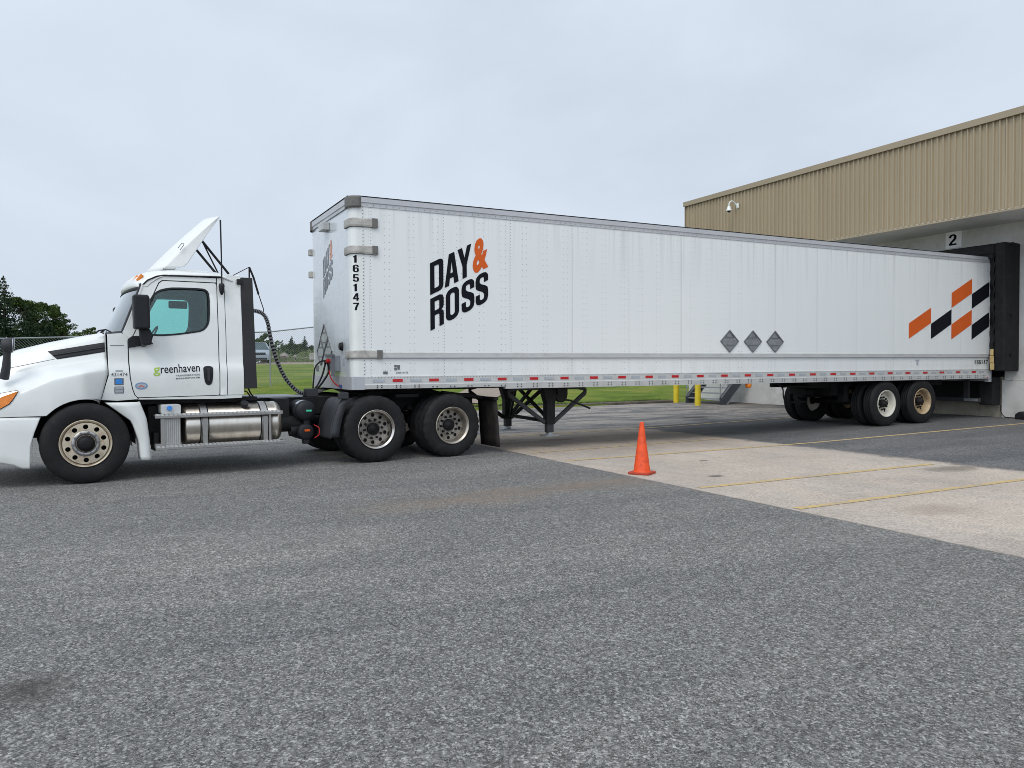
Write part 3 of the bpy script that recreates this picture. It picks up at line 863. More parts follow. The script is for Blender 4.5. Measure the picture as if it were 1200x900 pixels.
bl = [('largest pale boulder on the bank behind the parked silver car', 10.9, 60.0, .62), ('second pale boulder beside the largest one on the bank', 11.9, 60.2, .5), ('small grey boulder low on the weedy bank', 13.0, 60.6, .35), ('flat boulder at the trailer end of the weedy bank', 14.6, 60.4, .38), ('dark boulder between the parked car and the large pale boulder', 10.0, 59.6, .42)]
for i, (lb, x, y, s) in enumerate(bl):
    o = link_mesh('boulder', boulder(s * (.62 if i == 0 else .36), 40 + i), M['rock'], loc=(x, y, 2.05 + s * .6)); tag(o, lb, 'rock', 'boulders on the rubble bank')
mb = MB(); rnd = random.Random(21)
for i in range(2600):
    j = rnd.random() * 8
    leaf(mb, (9.6 + rnd.random() * 27, 60.3 + j * .5, 1.8 + 1.05 * math.sin(PI * j / 8) + rnd.uniform(0, .25)), .10, rnd)
tag(mb.build('weeds', M['leaf2'], recalc=False), 'green weeds covering the rubble bank', 'weeds', kind='stuff')

# ------------------------------------------------------------------ chain link fence
def fence():
    P = [(-24, 4.2), (-15, 9.2), (-9.5, 12.15 + 1.9), (-5.9, 15.3), (-1.4, 17.4), (2.32, 19.55), (6.5, 22.4), (13, 27.5), (20, 33)]
    r = thing('chain_link_fence', 'grey chain link fence with a tubular top rail on the grass slope', 'fence', (P[5][0], P[5][1], zg(*P[5])))
    o0 = Vector(r.location)
    pts = []
    for a, b in zip(P[:-1], P[1:]):
        n = max(1, round(math.dist(a, b) / 3.0)); 
        for i in range(n): pts.append((a[0] + (b[0] - a[0]) * i / n, a[1] + (b[1] - a[1]) * i / n))
    pts.append(P[-1])
    H = 2.12
    T = [Vector((x, y, zg(x, y) + lerp(x, [2.3, 5.2], [0, .32]))) - o0 for x, y in pts]
    for q in T:
        m = MB(); m.cyl(q - Vector((0, 0, .5)), q + Vector((0, 0, H - .03)), .03, n=10)
        m.lathe([(.036, H - .05), (.036, H), (.012, H + .035), (.001, H + .04)], tuple(q), 'Z', 10)
        m.build('post', M['galv'], r)
    m = MB(); m.tube([q + Vector((0, 0, H)) for q in T], .024, 8); m.build('top_rail', M['galv'], r)
    m = MB()
    s = .085; wd = .0042
    for a, b in zip(T[:-1], T[1:]):
        L_ = (b - a).length; n = int(L_ / s); hh = H - .06; steps = hh
        for i in range(-int(hh / s), n + 1):
            for sg in (1, -1):
                # wire rising along +u (sg=1) or -u
                u0 = i * s; u1 = u0 + hh
                w0, w1 = 0.0, hh
                if u0 < 0: w0 = -u0; u0 = 0
                if u1 > L_: w1 -= (u1 - L_); u1 = L_
                if u1 <= u0: continue
                if sg < 0: u0, u1 = L_ - u0, L_ - u1
                p = a + (b - a) * (u0 / L_) + Vector((0, 0, .05 + w0)); q = a + (b - a) * (u1 / L_) + Vector((0, 0, .05 + w1))
                nrm = Vector((0, wd, 0)); up = Vector((wd, 0, wd))
                m.add([p - nrm, p + nrm, p + up, q - nrm, q + nrm, q + up], [(0, 1, 4, 3), (1, 2, 5, 4), (2, 0, 3, 5)], False)
    m.build('wire_mesh', M['galv'], r, recalc=False)
fence()

# ------------------------------------------------------------------ warehouse
FX, WX, ZS, ZT, Y1, Y0 = 14.95, 16.6, 4.97, 7.08, 10.1, -24.0
bld = thing('warehouse', 'warehouse with beige ribbed upper wall overhanging a pale block loading dock wall', 'building', (WX, 1.3, 0))
bo = Vector(bld.location)
def B(x, y, z): return (x - bo.x, y - bo.y, z - bo.z)
mb = MB(); prof = []; y = Y0; p_ = .1525
while y < Y1 - .02:
    for dy, dx in ((0, 0), (.062, 0), (.076, -.046), (.106, -.046), (.120, 0)):
        prof.append((y + dy, FX + .034 + dx))
    y += p_
prof = [q for q in prof if q[0] <= Y1]
prof.append((Y1, FX + .034))
mb.grid([[B(x, yy, z) for yy, x in prof] for z in (ZS, 6.0, ZT)], sm=False)
prof2 = [(FX + .04 + .1525 * i + dx, Y1 + dy) for i in range(150) for dx, dy in ((0, 0), (.062, 0), (.076, .034), (.106, .034), (.12, 0))]
mb.grid([[B(x, yy, z) for x, yy in prof2] for z in (3.4, ZT)], sm=False)
mb.build('ribbed_siding', M['corr'], bld, recalc=False)
mb = MB(); mb.box(*[v for a in ((FX - .02 - bo.x, 40 - bo.x), (Y0 - bo.y, Y1 + .05 - bo.y), (ZT - .012, ZT + .12)) for v in a])
mb.box(FX - .055 - bo.x, FX - .021 - bo.x, Y0 - bo.y, Y1 + .07 - bo.y, ZT - .03, ZT + .13)
mb.build('roof_edge_flashing', M['beige'], bld, bevel=.006)
mb = MB(); mb.box(FX - .012 - bo.x, FX + .03 - bo.x, Y0 - bo.y, Y1 + .02 - bo.y, ZS - .035, ZS + .012); mb.box(FX - .006 - bo.x, FX + .06 - bo.x, Y1 + .036 - bo.y, Y1 + .05 - bo.y, ZS - .035, ZT - .013)
mb.build('corner_trim', M['beige'], bld)
mb = MB(); nb = 13; w = (WX - FX - .03) / nb
for i in range(nb):
    x0 = FX + .03 + i * w
    mb.box(x0 + .006 - bo.x, x0 + w - .006 - bo.x, Y0 - bo.y, Y1 - bo.y, ZS - .03, ZS - .008)
mb.box(FX + .03 - bo.x, WX + .3 - bo.x, Y0 - bo.y, Y1 - bo.y, ZS - .007, ZS + .03)
mb.build('soffit', M['soffit'], bld)
mb = MB()
mb.box(WX - bo.x, WX + .3 - bo.x, Y0 - bo.y, -.42 - bo.y + .35, 1.04, ZS - .008)
mb.box(WX - bo.x, WX + .3 - bo.x, 2.62 - bo.y, 9.8 - bo.y, -.3, ZS - .008)
mb.box(WX - bo.x, WX + .3 - bo.x, -.07 - bo.y, 2.62 - bo.y, 4.05, ZS - .008)
mb.build('wall', M['wallc'], bld)
mb = MB(); mb.box(WX - .035 - bo.x, WX + .3 - bo.x, Y0 - bo.y, -.02 - bo.y, -.3, 1.035); mb.build('foundation_wall', M['wallc'], bld, bevel=.01)
mb = MB(); mb.box(WX + .02 - bo.x, WX + .3 - bo.x, -.02 - bo.y, 2.62 - bo.y, -.3, 1.12); mb.build('dock_pit_wall', M['pitw'], bld)
mb = MB(); mb.box(WX + .3 - bo.x, WX + 6 - bo.x, -.07 - bo.y, 2.62 - bo.y, 1.12, 1.2); mb.box(WX + .31 - bo.x, WX + .5 - bo.x, -.3 - bo.y, 2.9 - bo.y, 1.2, 4.2)
mb.build('dock_door', M['grille'], bld)
mb = MB(); mb.box(17.2 - bo.x, 17.5 - bo.x, 9.81 - bo.y, 12.6 - bo.y, -.3, 3.5); mb.box(WX + .301 - bo.x, 17.5 - bo.x, 9.5 - bo.y, 9.8 - bo.y, -.3, ZS - .008)
mb.box(17.5 - bo.x, 30 - bo.x, 12.3 - bo.y, 12.6 - bo.y, -.3, 3.5)
mb.build('side_wing_wall', M['wallc'], bld)
mb = MB(); mb.box(16.9 - bo.x, 40 - bo.x, 9.85 - bo.y, 12.65 - bo.y, 3.5, 3.6); mb.build('side_wing_roof', M['beige'], bld)
# dock shelter: side boxes, head box, drooping fabric
mb = MB()
mb.box(15.98 - bo.x, WX - .002 - bo.x, -.42 - bo.y, -.16 - bo.y, 1.27, 4.40)
mb.box(15.98 - bo.x, WX - .002 - bo.x, 2.78 - bo.y, 3.04 - bo.y, 1.27, 4.40)
mb.box(15.98 - bo.x, WX - .002 - bo.x, -.159 - bo.y, 2.779 - bo.y, 4.14, 4.398)
sh = mb.build('dock_shelter', M['rubber'], bld, bevel=.03)
mb = MB(); rows = []
for j in range(40):
    z = 1.3 + 2.84 * j / 39
    rows.append([B(15.965 - .018 * math.sin(j * 1.55) * (1 - i / 4) + .02 * i, -.17 + .14 * i / 4 + .012 * math.sin(j * 1.55 + 1), z) for i in range(5)])
mb.grid(rows); mb.build('side_curtain', M['rubber'], sh, solid=.012)
sh_ch = MB(); rows = []
for j in range(6):
    rows.append([B(15.95 + .01 * math.sin(i * 1.7), -.15 + 2.9 * i / 24, 4.14 - .11 * j / 5 + .006 * math.sin(i * 2.1 + j)) for i in range(25)])
sh_ch.grid(rows); sh_ch.build('head_curtain', M['rubber'], sh, solid=.01)
mb = MB()
for k in range(3): mb.box(15.93 - bo.x, 15.955 - bo.x, -.20 - bo.y + .01 * k, -.10 - bo.y + .01 * (k % 2), 1.30 + .175 * k, 1.465 + .175 * k)
mb.build('yellow_guide_strip', M['guide'], sh, bevel=.01)
mb = MB(); mb.box(16.22 - bo.x, WX - .04 - bo.x, 0.0 - bo.y, .34 - bo.y, .42, 1.12); mb.box(16.22 - bo.x, WX - .04 - bo.x, 2.2 - bo.y, 2.55 - bo.y, .42, 1.12); mb.box(16.45 - bo.x, WX + .01 - bo.x, .35 - bo.y, 2.19 - bo.y, .5, 1.15)
mb.build('dock_bumper', M['rubber'], bld, bevel=.02)
for z in (4.33, 2.6, 1.62):
    mb = MB(); mb.box(16.2 - bo.x, 16.3 - bo.x, -.45 - bo.y, -.415 - bo.y, z, z + .07); mb.build('shelter_clip', M['black'], sh)
# number board
mb = MB(); mb.box(WX - .022 - bo.x, WX - .002 - bo.x, 1.06 - bo.y, 1.50 - bo.y, 4.51, 4.955)
sg = mb.build('number_sign', mat('sign board', (.92, .92, .92), .5), bld, bevel=.004)
digits('sign_number', '2', -1.40 + 1.3 - .005, 4.585, .21, .29, 0, lambda u, v, w: (-.025 - w, -u, v), M['decbk'], sg)
# dome camera on a gooseneck
cy_, cz_ = 7.55, 6.55
mb = MB(); mb.box(FX - .035 - bo.x, FX - .005 - bo.x, cy_ - .10 - bo.y, cy_ + .02 - bo.y, cz_ - .02, cz_ + .14)
mb.tube([B(*q) for q in spline([(FX - .03, cy_ - .04, cz_ + .02), (FX - .12, cy_ - .02, cz_ + .15), (FX - .22, cy_, cz_ + .20), (FX - .32, cy_ + .01, cz_ + .14), (FX - .34, cy_ + .01, cz_ + .02)], 6)], .022, 10)
sc_ = mb.build('security_camera', M['white'], bld, bevel=.006)
mb = MB(); mb.lathe([(.025, .04), (.045, .02), (.068, -.05), (.098, -.11), (.098, -.125), (.08, -.127)], B(FX - .34, cy_ + .01, cz_), 'Z', 24); mb.build('camera_hood', M['white'], sc_)
mb = MB(); mb.lathe([(.001, -.175), (.025, -.17), (.045, -.155), (.052, -.125)], B(FX - .34, cy_ + .01, cz_), 'Z', 20); mb.build('dome_lens', M['plastic'], sc_)
mb = MB(); mb.tube([B(*q) for q in spline([(16.55, .0, .42), (16.54, -.02, .25), (16.5, -.14, .13), (16.4, -.35, .125), (16.33, -.55, .13)], 6)], .010, 6); mb.build('chock_cable', M['rubber'], bld)
# chock
mb = MB(); mb.prism([(-.14, 0), (.14, 0), (.12, .12), (.02, .19), (-.06, .17), (-.14, .06)], lambda u, v, w: (w, u, v), -.13, .13)
o = mb.build('wheel_chock', M['rubber'], bevel=.025, loc=(16.28, -.70, .112)); tag(o, 'black rubber wheel chock lying against the foot of the dock wall', 'wheel chock')

# ------------------------------------------------------------------ bollards and steel stair
for x, y, lb in ((15.0, 10.68, 'yellow steel bollard next to the grass, beside the far side of the steel stair'), (14.4, 8.82, 'yellow steel bollard standing in front of the steel stair steps')):
    mb = MB(); mb.lathe([(.10, -.02), (.10, 1.02), (.094, 1.07), (.07, 1.11), (.03, 1.125), (.001, 1.13)], (0, 0, 0), 'Z', 24)
    o = mb.build('bollard', M['bolly'], loc=(x, y, ramp(x))); tag(o, lb, 'bollard', 'yellow bollards by the dock stair')
st = thing('steel_stair', 'grey galvanised steel stair with open treads against the warehouse wall', 'stairs', (15.15, 8.55, ramp(15.15)))
dk = mat('stair grey steel', (.085, .095, .11), .5, .5, var=.15)
for y in (.0, 1.75):
    mb = MB(); mb.prism([(-.02, 0), (.30, 0), (1.40, 1.12), (1.40, 1.32), (1.05, 1.32), (-.02, .26)], lambda u, v, w: (u, w, v), y - .02, y + .02)
    mb.build('stringer', dk, st)
    mb = MB(); mb.bar((0.02, y - .026, .24), (1.1, y - .026, 1.33), .012, .05); mb.bar((.28, y - .026, .01), (1.40, y - .026, 1.14), .012, .045)
    mb.tube([(0, y, 0), (0, y, .95)], .018); mb.tube([(0, y, .95), (1.05, y, 2.05), (1.42, y, 2.05)], .018); mb.tube([(0, y, .52), (1.05, y, 1.62), (1.42, y, 1.62)], .014); mb.tube([(1.38, y, 1.12), (1.38, y, 2.05)], .018)
    mb.build('handrail', M['galv'], st)
for k in range(6):
    mb = MB(); zz = .20 + .19 * k; xx = .05 + .185 * k
    mb.box(xx, xx + .25, .025, 1.725, zz - .035, zz)
    mb.build('tread', M['galv'], st, bevel=.004)

# ------------------------------------------------------------------ ragged grass at the kerb
mb = MB(); rnd = random.Random(9)
for i in range(5200):
    x = rnd.uniform(4.5, 15.0); 
    y = yk(x) + abs(rnd.gauss(0, .35)) + .01
    if rnd.random() < .25: x = rnd.gauss(14.0, .35); y = yk(x) - .05 + abs(rnd.gauss(0, .15))
    z = zg(x, y + .03) - .02; h = rnd.uniform(.04, .11) * (1.4 if x > 13.2 else 1); a = rnd.uniform(0, 6.3); lx, ly = math.cos(a) * h * .5, math.sin(a) * h * .5
    mb.add([(x - .006, y, z), (x + .008, y + .004, z), (x + lx, y + ly, z + h)], [(0, 1, 2)], False)
tag(mb.build('grass_edge', M['leaf2'], recalc=False), 'ragged long grass along the kerb', 'grass', kind='stuff')

mb = MB(); rnd = random.Random(33)
for i in range(900):
    x = rnd.uniform(-9, 5.5); y = -10.5 + 9 * rnd.random() ** 1.3; s = rnd.uniform(.002, .006); z = .001 + s * .5
    v = [(x + s * rnd.uniform(.6, 1.2) * dx, y + s * rnd.uniform(.6, 1.2) * dy, z + s * rnd.uniform(.4, .8) * dz) for dx, dy, dz in ((1, 0, 0), (-1, 0, 0), (0, 1, 0), (0, -1, 0), (0, 0, 1), (0, 0, -1))]
    mb.add(v, [(0, 2, 4), (2, 1, 4), (1, 3, 4), (3, 0, 4), (2, 0, 5), (1, 2, 5), (3, 1, 5), (0, 3, 5)], False)
tag(mb.build('loose_gravel', M['rock'], recalc=False), 'loose grit scattered on the asphalt', 'gravel', kind='stuff')

# ------------------------------------------------------------------ traffic cone
cn = thing('traffic_cone', 'orange traffic cone standing on the edge of the pale concrete pad', 'traffic cone', (3.10, -3.16, .001), .55)
mb = MB()
mb.prism(rrect(-.155, -.155, .155, .155, .045), lambda u, v, w: (u, v, w), 0, .03)
mb.build('base', M['conebase'], cn, bevel=.008)
mb = MB(); mb.lathe([(.128, .022), (.118, .032), (.112, .05), (.028, .69), (.026, .705), (.018, .705), (.016, .66)], (0, 0, 0), 'Z', 40)
mb.build('cone_body', M['orange'], cn)
# ------------------------------------------------------------------ wheels
def tyre_mb(w=.27, Rt=.515, lugs=False, n=96):
    half = [(.285, .035), (.30, .020), (.335, .006), (.40, 0), (.455, .006), (.49, .022), (Rt - .008, .038), (Rt, .052)]
    tread = []
    y = .052; g = 3; seg = (w / 2 - .052) / 2
    tread = [(Rt, .052 + seg * .75), (Rt - .013, .052 + seg * .8), (Rt - .013, .052 + seg * .95), (Rt, .052 + seg), (Rt, w / 2 - .006), (Rt - .013, w / 2 - .005)]
    h1 = half + tread
    prof = h1 + [(r, w - h) for r, h in reversed(h1)]
    m = MB(); m.lathe(prof, (0, 0, 0), 'Y', n, True, closed=True)
    if lugs:
        vs = []
        for i, (x, y, z) in enumerate(m.v):
            r = math.hypot(x, z); k = i % n
            if r > .485 and (y < .075 or y > w - .075) and k % 4 == 0:
                q = (r - .014) / r; x *= q; z *= q
            vs.append((x, y, z))
        m.v = vs
    return m

def rim_meshes(kind):
    """(list of MB for rim barrel), disc parameters; y=0 is the outer face of the tyre"""
    b = MB()
    if kind == 'steer':
        b.lathe([(.296, .03), (.303, .012), (.303, .002), (.297, -.002), (.290, .003), (.284, .012), (.276, .018), (.268, .030), (.262, .045), (.258, .045)], n=64)
        dd = .012
    else:
        b.lathe([(.296, .035), (.304, .018), (.304, .006), (.298, 0), (.290, .004), (.285, .014), (.272, .020), (.266, .036), (.256, .060), (.252, .12), (.250, .172)], n=64)
        dd = .175 if kind == 'drive' else .15
    return b, dd

def make_wheel(parent, x, yface, z, sgn, kind, rimmat, dual=False, simple=False):
    """sgn=-1: near side (outer face at yface, wheel grows towards +y); sgn=+1 mirrored"""
    def F(mb_):
        mb_.v = [(x + p[0], yface - sgn * p[1], z + p[2]) for p in mb_.v]; return mb_
    T = F(tyre_mb(lugs=(kind == 'drive'), n=48 if simple else 96)).build('wheel', M['rubber'], parent)
    b, dd = rim_meshes('steer' if kind == 'steer' else kind)
    rim = F(b).build('rim', rimmat, T)
    if simple:
        d = MB(); d.lathe([(.262, dd), (.10, dd)], n=32); F(d).build('disc', rimmat, T); return T
    nh = 10
    ro = .262 if kind == 'steer' else .252
    holes = [circle(.212 * math.cos(2 * PI * (i + .5) / nh), .212 * math.sin(2 * PI * (i + .5) / nh), .031 if kind != 'trailer' else .022, 14) for i in range(nh if kind != 'trailer' else 5)]
    if kind == 'trailer':
        holes = [circle(.205 * math.cos(2 * PI * (i + .2) / 5), .205 * math.sin(2 * PI * (i + .2) / 5), .027, 14) for i in range(5)]
    plate('disc', [circle(0, 0, ro, 64), circle(0, 0, .085, 32)] + holes, .016, lambda u, v, w: (x + u, yface - sgn * (dd + w), z + v), M['dustalu'] if kind == 'drive' else rimmat, T)
    m = MB(); m.lathe([(.165, dd - .008), (.160, dd - .022), (.118, dd - .022), (.110, dd - .008)], n=48); F(m).build('lug_ring', (M['dustalu'] if kind == 'drive' else rimmat) if kind != 'steer' else M['alu'], T)
    m = MB(); m.cyl((0, -sgn * (dd - .02), 0), (0, -sgn * (dd - (.052 if kind == 'steer' else .058)), 0), .0165 if kind == 'steer' else .021, .012 if kind == 'steer' else .018, n=8)
    nut = None
    for i in range(10):
        a = 2 * PI * i / 10 + .1; cx, cz = .1425 * math.cos(a), .1425 * math.sin(a)
        if nut is None: nut = m.build('lug_nut', M['black'] if kind != 'steer' else M['decgr'], T); o = nut
        else: o = nut.copy(); COL.objects.link(o); o.parent = T
        o.location = (x + cx, yface, z + cz)
    m = MB()
    if kind == 'drive':
        m.lathe([(.098, dd), (.096, dd - .04), (.088, dd - .052), (.05, dd - .056), (.045, dd - .07), (.001, dd - .072)], n=32)
    elif kind == 'steer':
        m.lathe([(.105, dd), (.105, dd - .03), (.085, dd - .045), (.078, dd - .075), (.04, dd - .085), (.001, dd - .086)], n=32)
    else:
        m.lathe([(.095, dd), (.09, dd - .06), (.065, dd - .09), (.06, dd - .13), (.03, dd - .14), (.001, dd - .14)], n=32)
    F(m).build('hub', M['black'], T)
    m = MB(); m.lathe([(.24, .19), (.24, .30)], n=32); m.lathe([(.001, .195), (.24, .195)], n=32); F(m).build('brake_drum', M['black'], T)
    return T

# ------------------------------------------------------------------ semi-trailer (front near corner of the box stands over the origin)
tr = thing('semi_trailer', 'long white riveted box trailer with orange and black decals backed into the loading dock', 'trailer', (0, 0, 0))
TL, TW, ZB, ZT_ = 16.15, 2.59, 1.09, 4.086
mb = MB(); mb.grid([[(x, .0, z) for x in (.20, 4, 8, 12, 16.05)] for z in (1.315, 2.2, 3.1, 3.94)], sm=False)
sw = mb.build('side_wall', M['skin'], tr, solid=.02, off=-1)
mb = MB(); mb.grid([[(x, TW, z) for x in (.20, 4, 8, 12, 16.05)] for z in (1.315, 3.94)], sm=False); mb.build('side_wall', M['skin'], tr)
def arc_corner(far=False):
    pts = [(0, .16), (0, .12)] + [(.11 - .11 * math.cos(R(a)), .11 - .11 * math.sin(R(a))) for a in range(0, 91, 10)] + [(.14, 0), (.203, -.003)]
    if far: pts = [(x, TW - y) for x, y in pts]
    return pts
for far in (False, True):
    mb = MB(); pts = arc_corner(far)
    mb.grid([[(x, y, z) for x, y in pts] for z in (1.315, 3.94)]); cp = mb.build('corner_post', M['white'], tr)
    mb = MB()
    for k in range(50):
        z = 1.36 + k * .0525
        yy = -.003 if not far else TW + .003
        mb.cyl((.186, yy, z), (.186, yy - (.006 if not far else -.006), z), .008, n=6)
    mb.build('rivet_row', M['rivet'], cp)
mb = MB(); mb.grid([[(0.0, y, z) for y in (.16, .9, 1.7, TW - .16)] for z in (1.32, 2.2, 3.1, 3.94)], sm=False); fw = mb.build('front_wall', M['front'], tr)
# front and corner lower skirt
mb = MB()
mb.grid([[(x - .004, y, z) for x, y in arc_corner(True)[::-1][1:] + [] ] for z in (ZB + .03, 1.318)])
o_pts = [(-.008, .14), (-.008, .03), (.0, .006), (.015, -.006), (.19, -.006)]
f_pts = [(x, TW - y) for x, y in o_pts]
mb = MB(); mb.grid([[(x, y, z) for x, y in f_pts[::-1] + o_pts] for z in (ZB + .03, 1.322)], sm=False); mb.build('front_skirt', M['rail'], tr, solid=.01)
# roof and top rails
mb = MB(); mb.box(.03, 16.1, .03, TW - .03, 4.03, 4.078); mb.build('roof', M['alu'], tr, bevel=.01)
for far in (False, True):
    S = (lambda y: TW - y) if far else (lambda y: y)
    mb = MB(); mb.prism([(-.012, 3.935), (-.012, 3.99), (-.026, 4.0), (-.028, 4.07), (-.018, 4.084), (.05, 4.086), (.05, 3.935)], lambda u, v, w: (w, S(u), v), .10, 16.12)
    rl = mb.build('top_rail', M['trail'], tr)
    if not far:
        mb = MB()
        for k in range(150):
            x = .25 + k * .105; mb.cyl((x, -.012, 3.962), (x, -.018, 3.962), .007, n=5)
        mb.build('rivet_row', M['rivet'], rl)
        mb = MB(); mb.box(.10, 16.12, -.032, .06, 4.0865, 4.094); mb.build('drip_edge', M['black'], rl)
mb = MB(); mb.prism([(-.022, 3.93), (-.022, 3.975), (-.034, 3.985), (-.034, 4.07), (-.02, 4.086), (.06, 4.086), (.06, 3.93)], lambda u, v, w: (u, w, v), .10, TW - .10)
mb.build('front_top_rail', M['trail'], tr)
mb = MB(); mb.box(-.038, .05, .05, TW - .05, 4.0866, 4.094); mb.build('front_drip_edge', M['black'], tr)
for far in (False, True):
    mb = MB(); S = (lambda y: TW - y) if far else (lambda y: y)
    pts = [(-.02 + .11 - .13 * math.cos(R(a)) - .0, S(.11 - .13 * math.sin(R(a)))) for a in range(0, 91, 10)]
    pts = [(-.034, S(.20))] + [(.10 - .135 * math.cos(R(a)), S(.11 - .14 * math.sin(R(a)))) for a in range(0, 91, 10)] + [(.15, S(-.030))]
    mb.grid([[(x, y, z) for x, y in pts] for z in (3.915, 3.95, 3.985, 4.06, 4.09)]); mb.build('corner_cap', M['capm'], tr, solid=.012)
# lower rail: shallow over the fifth wheel, deeper from 2.62 m on
for far in (False, True):
    S = (lambda y: TW - y) if far else (lambda y: y)
    mb = MB()
    mb.prism([(-.014, 1.20), (-.014, 1.322), (.02, 1.322), (.02, 1.20)], lambda u, v, w: (w, S(u), v), .19, 16.1)
    mb.prism([(-.024, 1.128), (-.030, 1.19), (-.022, 1.203), (.06, 1.203), (.06, 1.128)], lambda u, v, w: (w, S(u), v), .19, 2.62)
    mb.prism([(-.024, ZB), (-.030, 1.19), (-.022, 1.203), (.06, 1.203), (.06, ZB)], lambda u, v, w: (w, S(u), v), 2.622, 16.1)
    rl = mb.build('bottom_rail', M['lrail'], tr)
    if far: continue
    mb = MB()
    for k in range(300):
        x = .25 + k * .0525; mb.cyl((x, -.014, 1.305), (x, -.02, 1.305), .0055, n=5)
    for k in range(51):
        x = .42 + k * .308
        if x > 16: break
        for dx in (-.035, .035):
            for z in ((1.15, 1.18) if x < 2.6 else (1.125, 1.165)):
                if x < 2.6 and z > 1.16 and 1.2 < x: continue
                mb.cyl((x + dx, -.026, z), (x + dx, -.035, z), .011, n=6)
    mb.build('rivet_row', M['bolt'], rl)
    base = {}
    for i in range(26):
        for kind, dx, w, h in (('red', 0, .165, .045), ('silv', -.31, .19, .042)):
            x = .72 + i * .613 + dx
            if x > 16.0: continue
            if kind not in base:
                mb = MB(); mb.box(-w / 2, w / 2, -.020, -.0145, -h / 2, h / 2)
                base[kind] = mb.build('reflector', M[kind], tr); o = base[kind]
            else:
                o = base[kind].copy(); COL.objects.link(o); o.parent = tr
            o.location = (x, 0, 1.256)
# belt rail and corner bumpers
mb = MB(); mb.prism([(-.002, 1.612), (-.018, 1.620), (-.020, 1.690), (-.002, 1.70)], lambda u, v, w: (w, u, v), .42, 16.03)
br = mb.build('belt_rail', M['lrail'], tr)
mb = MB(); mb.prism([(-.019, 1.605), (-.034, 1.613), (-.032, 1.634), (-.019, 1.64)], lambda u, v, w: (w, u, v), .42, 16.03); mb.build('belt_rail_lip', M['rail'], br)
def bumper(z0, z1, x1):
    mb = MB(); n = []
    for zz, o_ in ((z0, .004), (z0 + .006, .020), (z0 + .03, .026), (z1 - .012, .026), (z1, .004)):
        pts = [(-o_, .30)] + [(-o_, .14)] + [(.11 - (.11 + o_) * math.cos(R(a)), .11 - (.11 + o_) * math.sin(R(a))) for a in range(0, 91, 10)] + [(.2, -o_), (x1 - .02, -o_), (x1, -.004)]
        n.append([(x, y, zz) for x, y in pts])
    mb.grid(n, sm=False)
    mb.mi = 1
    mb.grid([[(x - .003 if x < .1 else x, y - .003, z) for x, y, z in r_] for r_ in (n[0], n[1])], sm=False)  # dark strip on the lower edge paints the shadow below the bumper
    mb.box(x1 - .07, x1 + .012, -.034, -.002, z0 - .004, z1 + .004)
    return mb.build('corner_bumper', [M['rub'], M['capm']], tr, solid=.008)
for z0, z1, x1 in ((3.625, 3.757, .40), (3.21, 3.335, .40), (1.60, 1.725, .46)): bumper(z0, z1, x1)
# far corner bumpers seen against the sky
for z in (3.55, 3.15, 1.66):
    mb = MB(); mb.box(-.05, .06, TW - .05, TW + .05, z - .06, z + .06); mb.build('corner_bumper', M['rub'], tr, bevel=.015)
# rear frame
mb = MB(); mb.box(16.05, 16.16, -.012, .10, 1.0, 4.09); mb.box(16.05, 16.16, TW - .10, TW + .012, 1.0, 4.09); mb.box(16.05, 16.16, .10, TW - .10, 3.95, 4.09); mb.box(16.05, 16.16, .10, TW - .10, 1.02, 1.25)
mb.build('rear_frame', M['rail'], tr, bevel=.01)
mb = MB(); mb.box(16.08, 16.14, .102, TW - .102, 1.252, 3.948); mb.build('rear_door', M['white'], tr)
mb = MB(); mb.box(15.93, 15.99, -.026, -.012, 1.105, 1.16); mb.build('marker_lamp', M['redlens'], tr)
mb = MB(); mb.cyl((8.13, -.0, 1.06), (8.13, .05, 1.06), .06, n=16); mb.lathe([(.055, -.02), (.052, -.034), (.02, -.044), (.001, -.045)], (8.13, .02, 1.055), 'Y', 20); mb.build('marker_lamp', M['amber'], tr)
# floor frame
mb = MB(); mb.box(.05, 16.05, .06, TW - .06, 1.20, 1.30)
for k in range(52): mb.box(.3 + k * .305, .36 + k * .305, .07, TW - .07, 1.105, 1.199)
mb.box(.2, 2.4, .75, 1.85, 1.075, 1.104)
mb.build('floor_frame', M['black'], tr)

# writing and decals on the near side, built in the plane of the wall
def side(u, v, w=0): return (u, -.006 - w, v)
K = .5
def shear(u, v, w=0): return (u, -.005 - w * .5, v + K * (u - 1.283))
def glyph(loops, u0, v0, sx, mtl, name='letter'):
    L_ = [[(u0 + x * sx, v0 + y) for x, y in lp] for lp in loops]
    return plate(name, L_, .003, shear, mtl, sw)
H_ = .51; W_ = .235
def rc(pts, it=2): return chaikin(pts, it, True)
gD = [[(0, 0), (W_ - .075, 0)] + [(W_ - .075 + .075 * math.sin(R(a)), .075 - .075 * math.cos(R(a))) for a in range(15, 90, 15)] + [(W_, .075), (W_, H_ - .075)] + [(W_ - .075 + .075 * math.cos(R(a)), H_ - .075 + .075 * math.sin(R(a))) for a in range(15, 90, 15)] + [(W_ - .075, H_), (0, H_)],
      [(.077, .078), (W_ - .09, .078), (W_ - .078, .095), (W_ - .078, H_ - .095), (W_ - .09, H_ - .078), (.077, H_ - .078)]]
gO = [rrect(0, 0, W_, H_, .10), rrect(.078, .078, W_ - .078, H_ - .078, .038)]
gR = [[(0, 0), (0, H_), (W_ - .07, H_), (W_ - .02, H_ - .025), (W_, H_ - .08), (W_, .31), (W_ - .012, .28), (W_ - .04, .255), (W_ - .012, .235), (W_, .205), (W_, 0), (W_ - .077, 0), (W_ - .077, .19), (W_ - .095, .213), (.077, .213), (.077, 0)],
      [(.077, .288), (W_ - .095, .288), (W_ - .078, .305), (W_ - .078, H_ - .095), (W_ - .095, H_ - .078), (.077, H_ - .078)]]
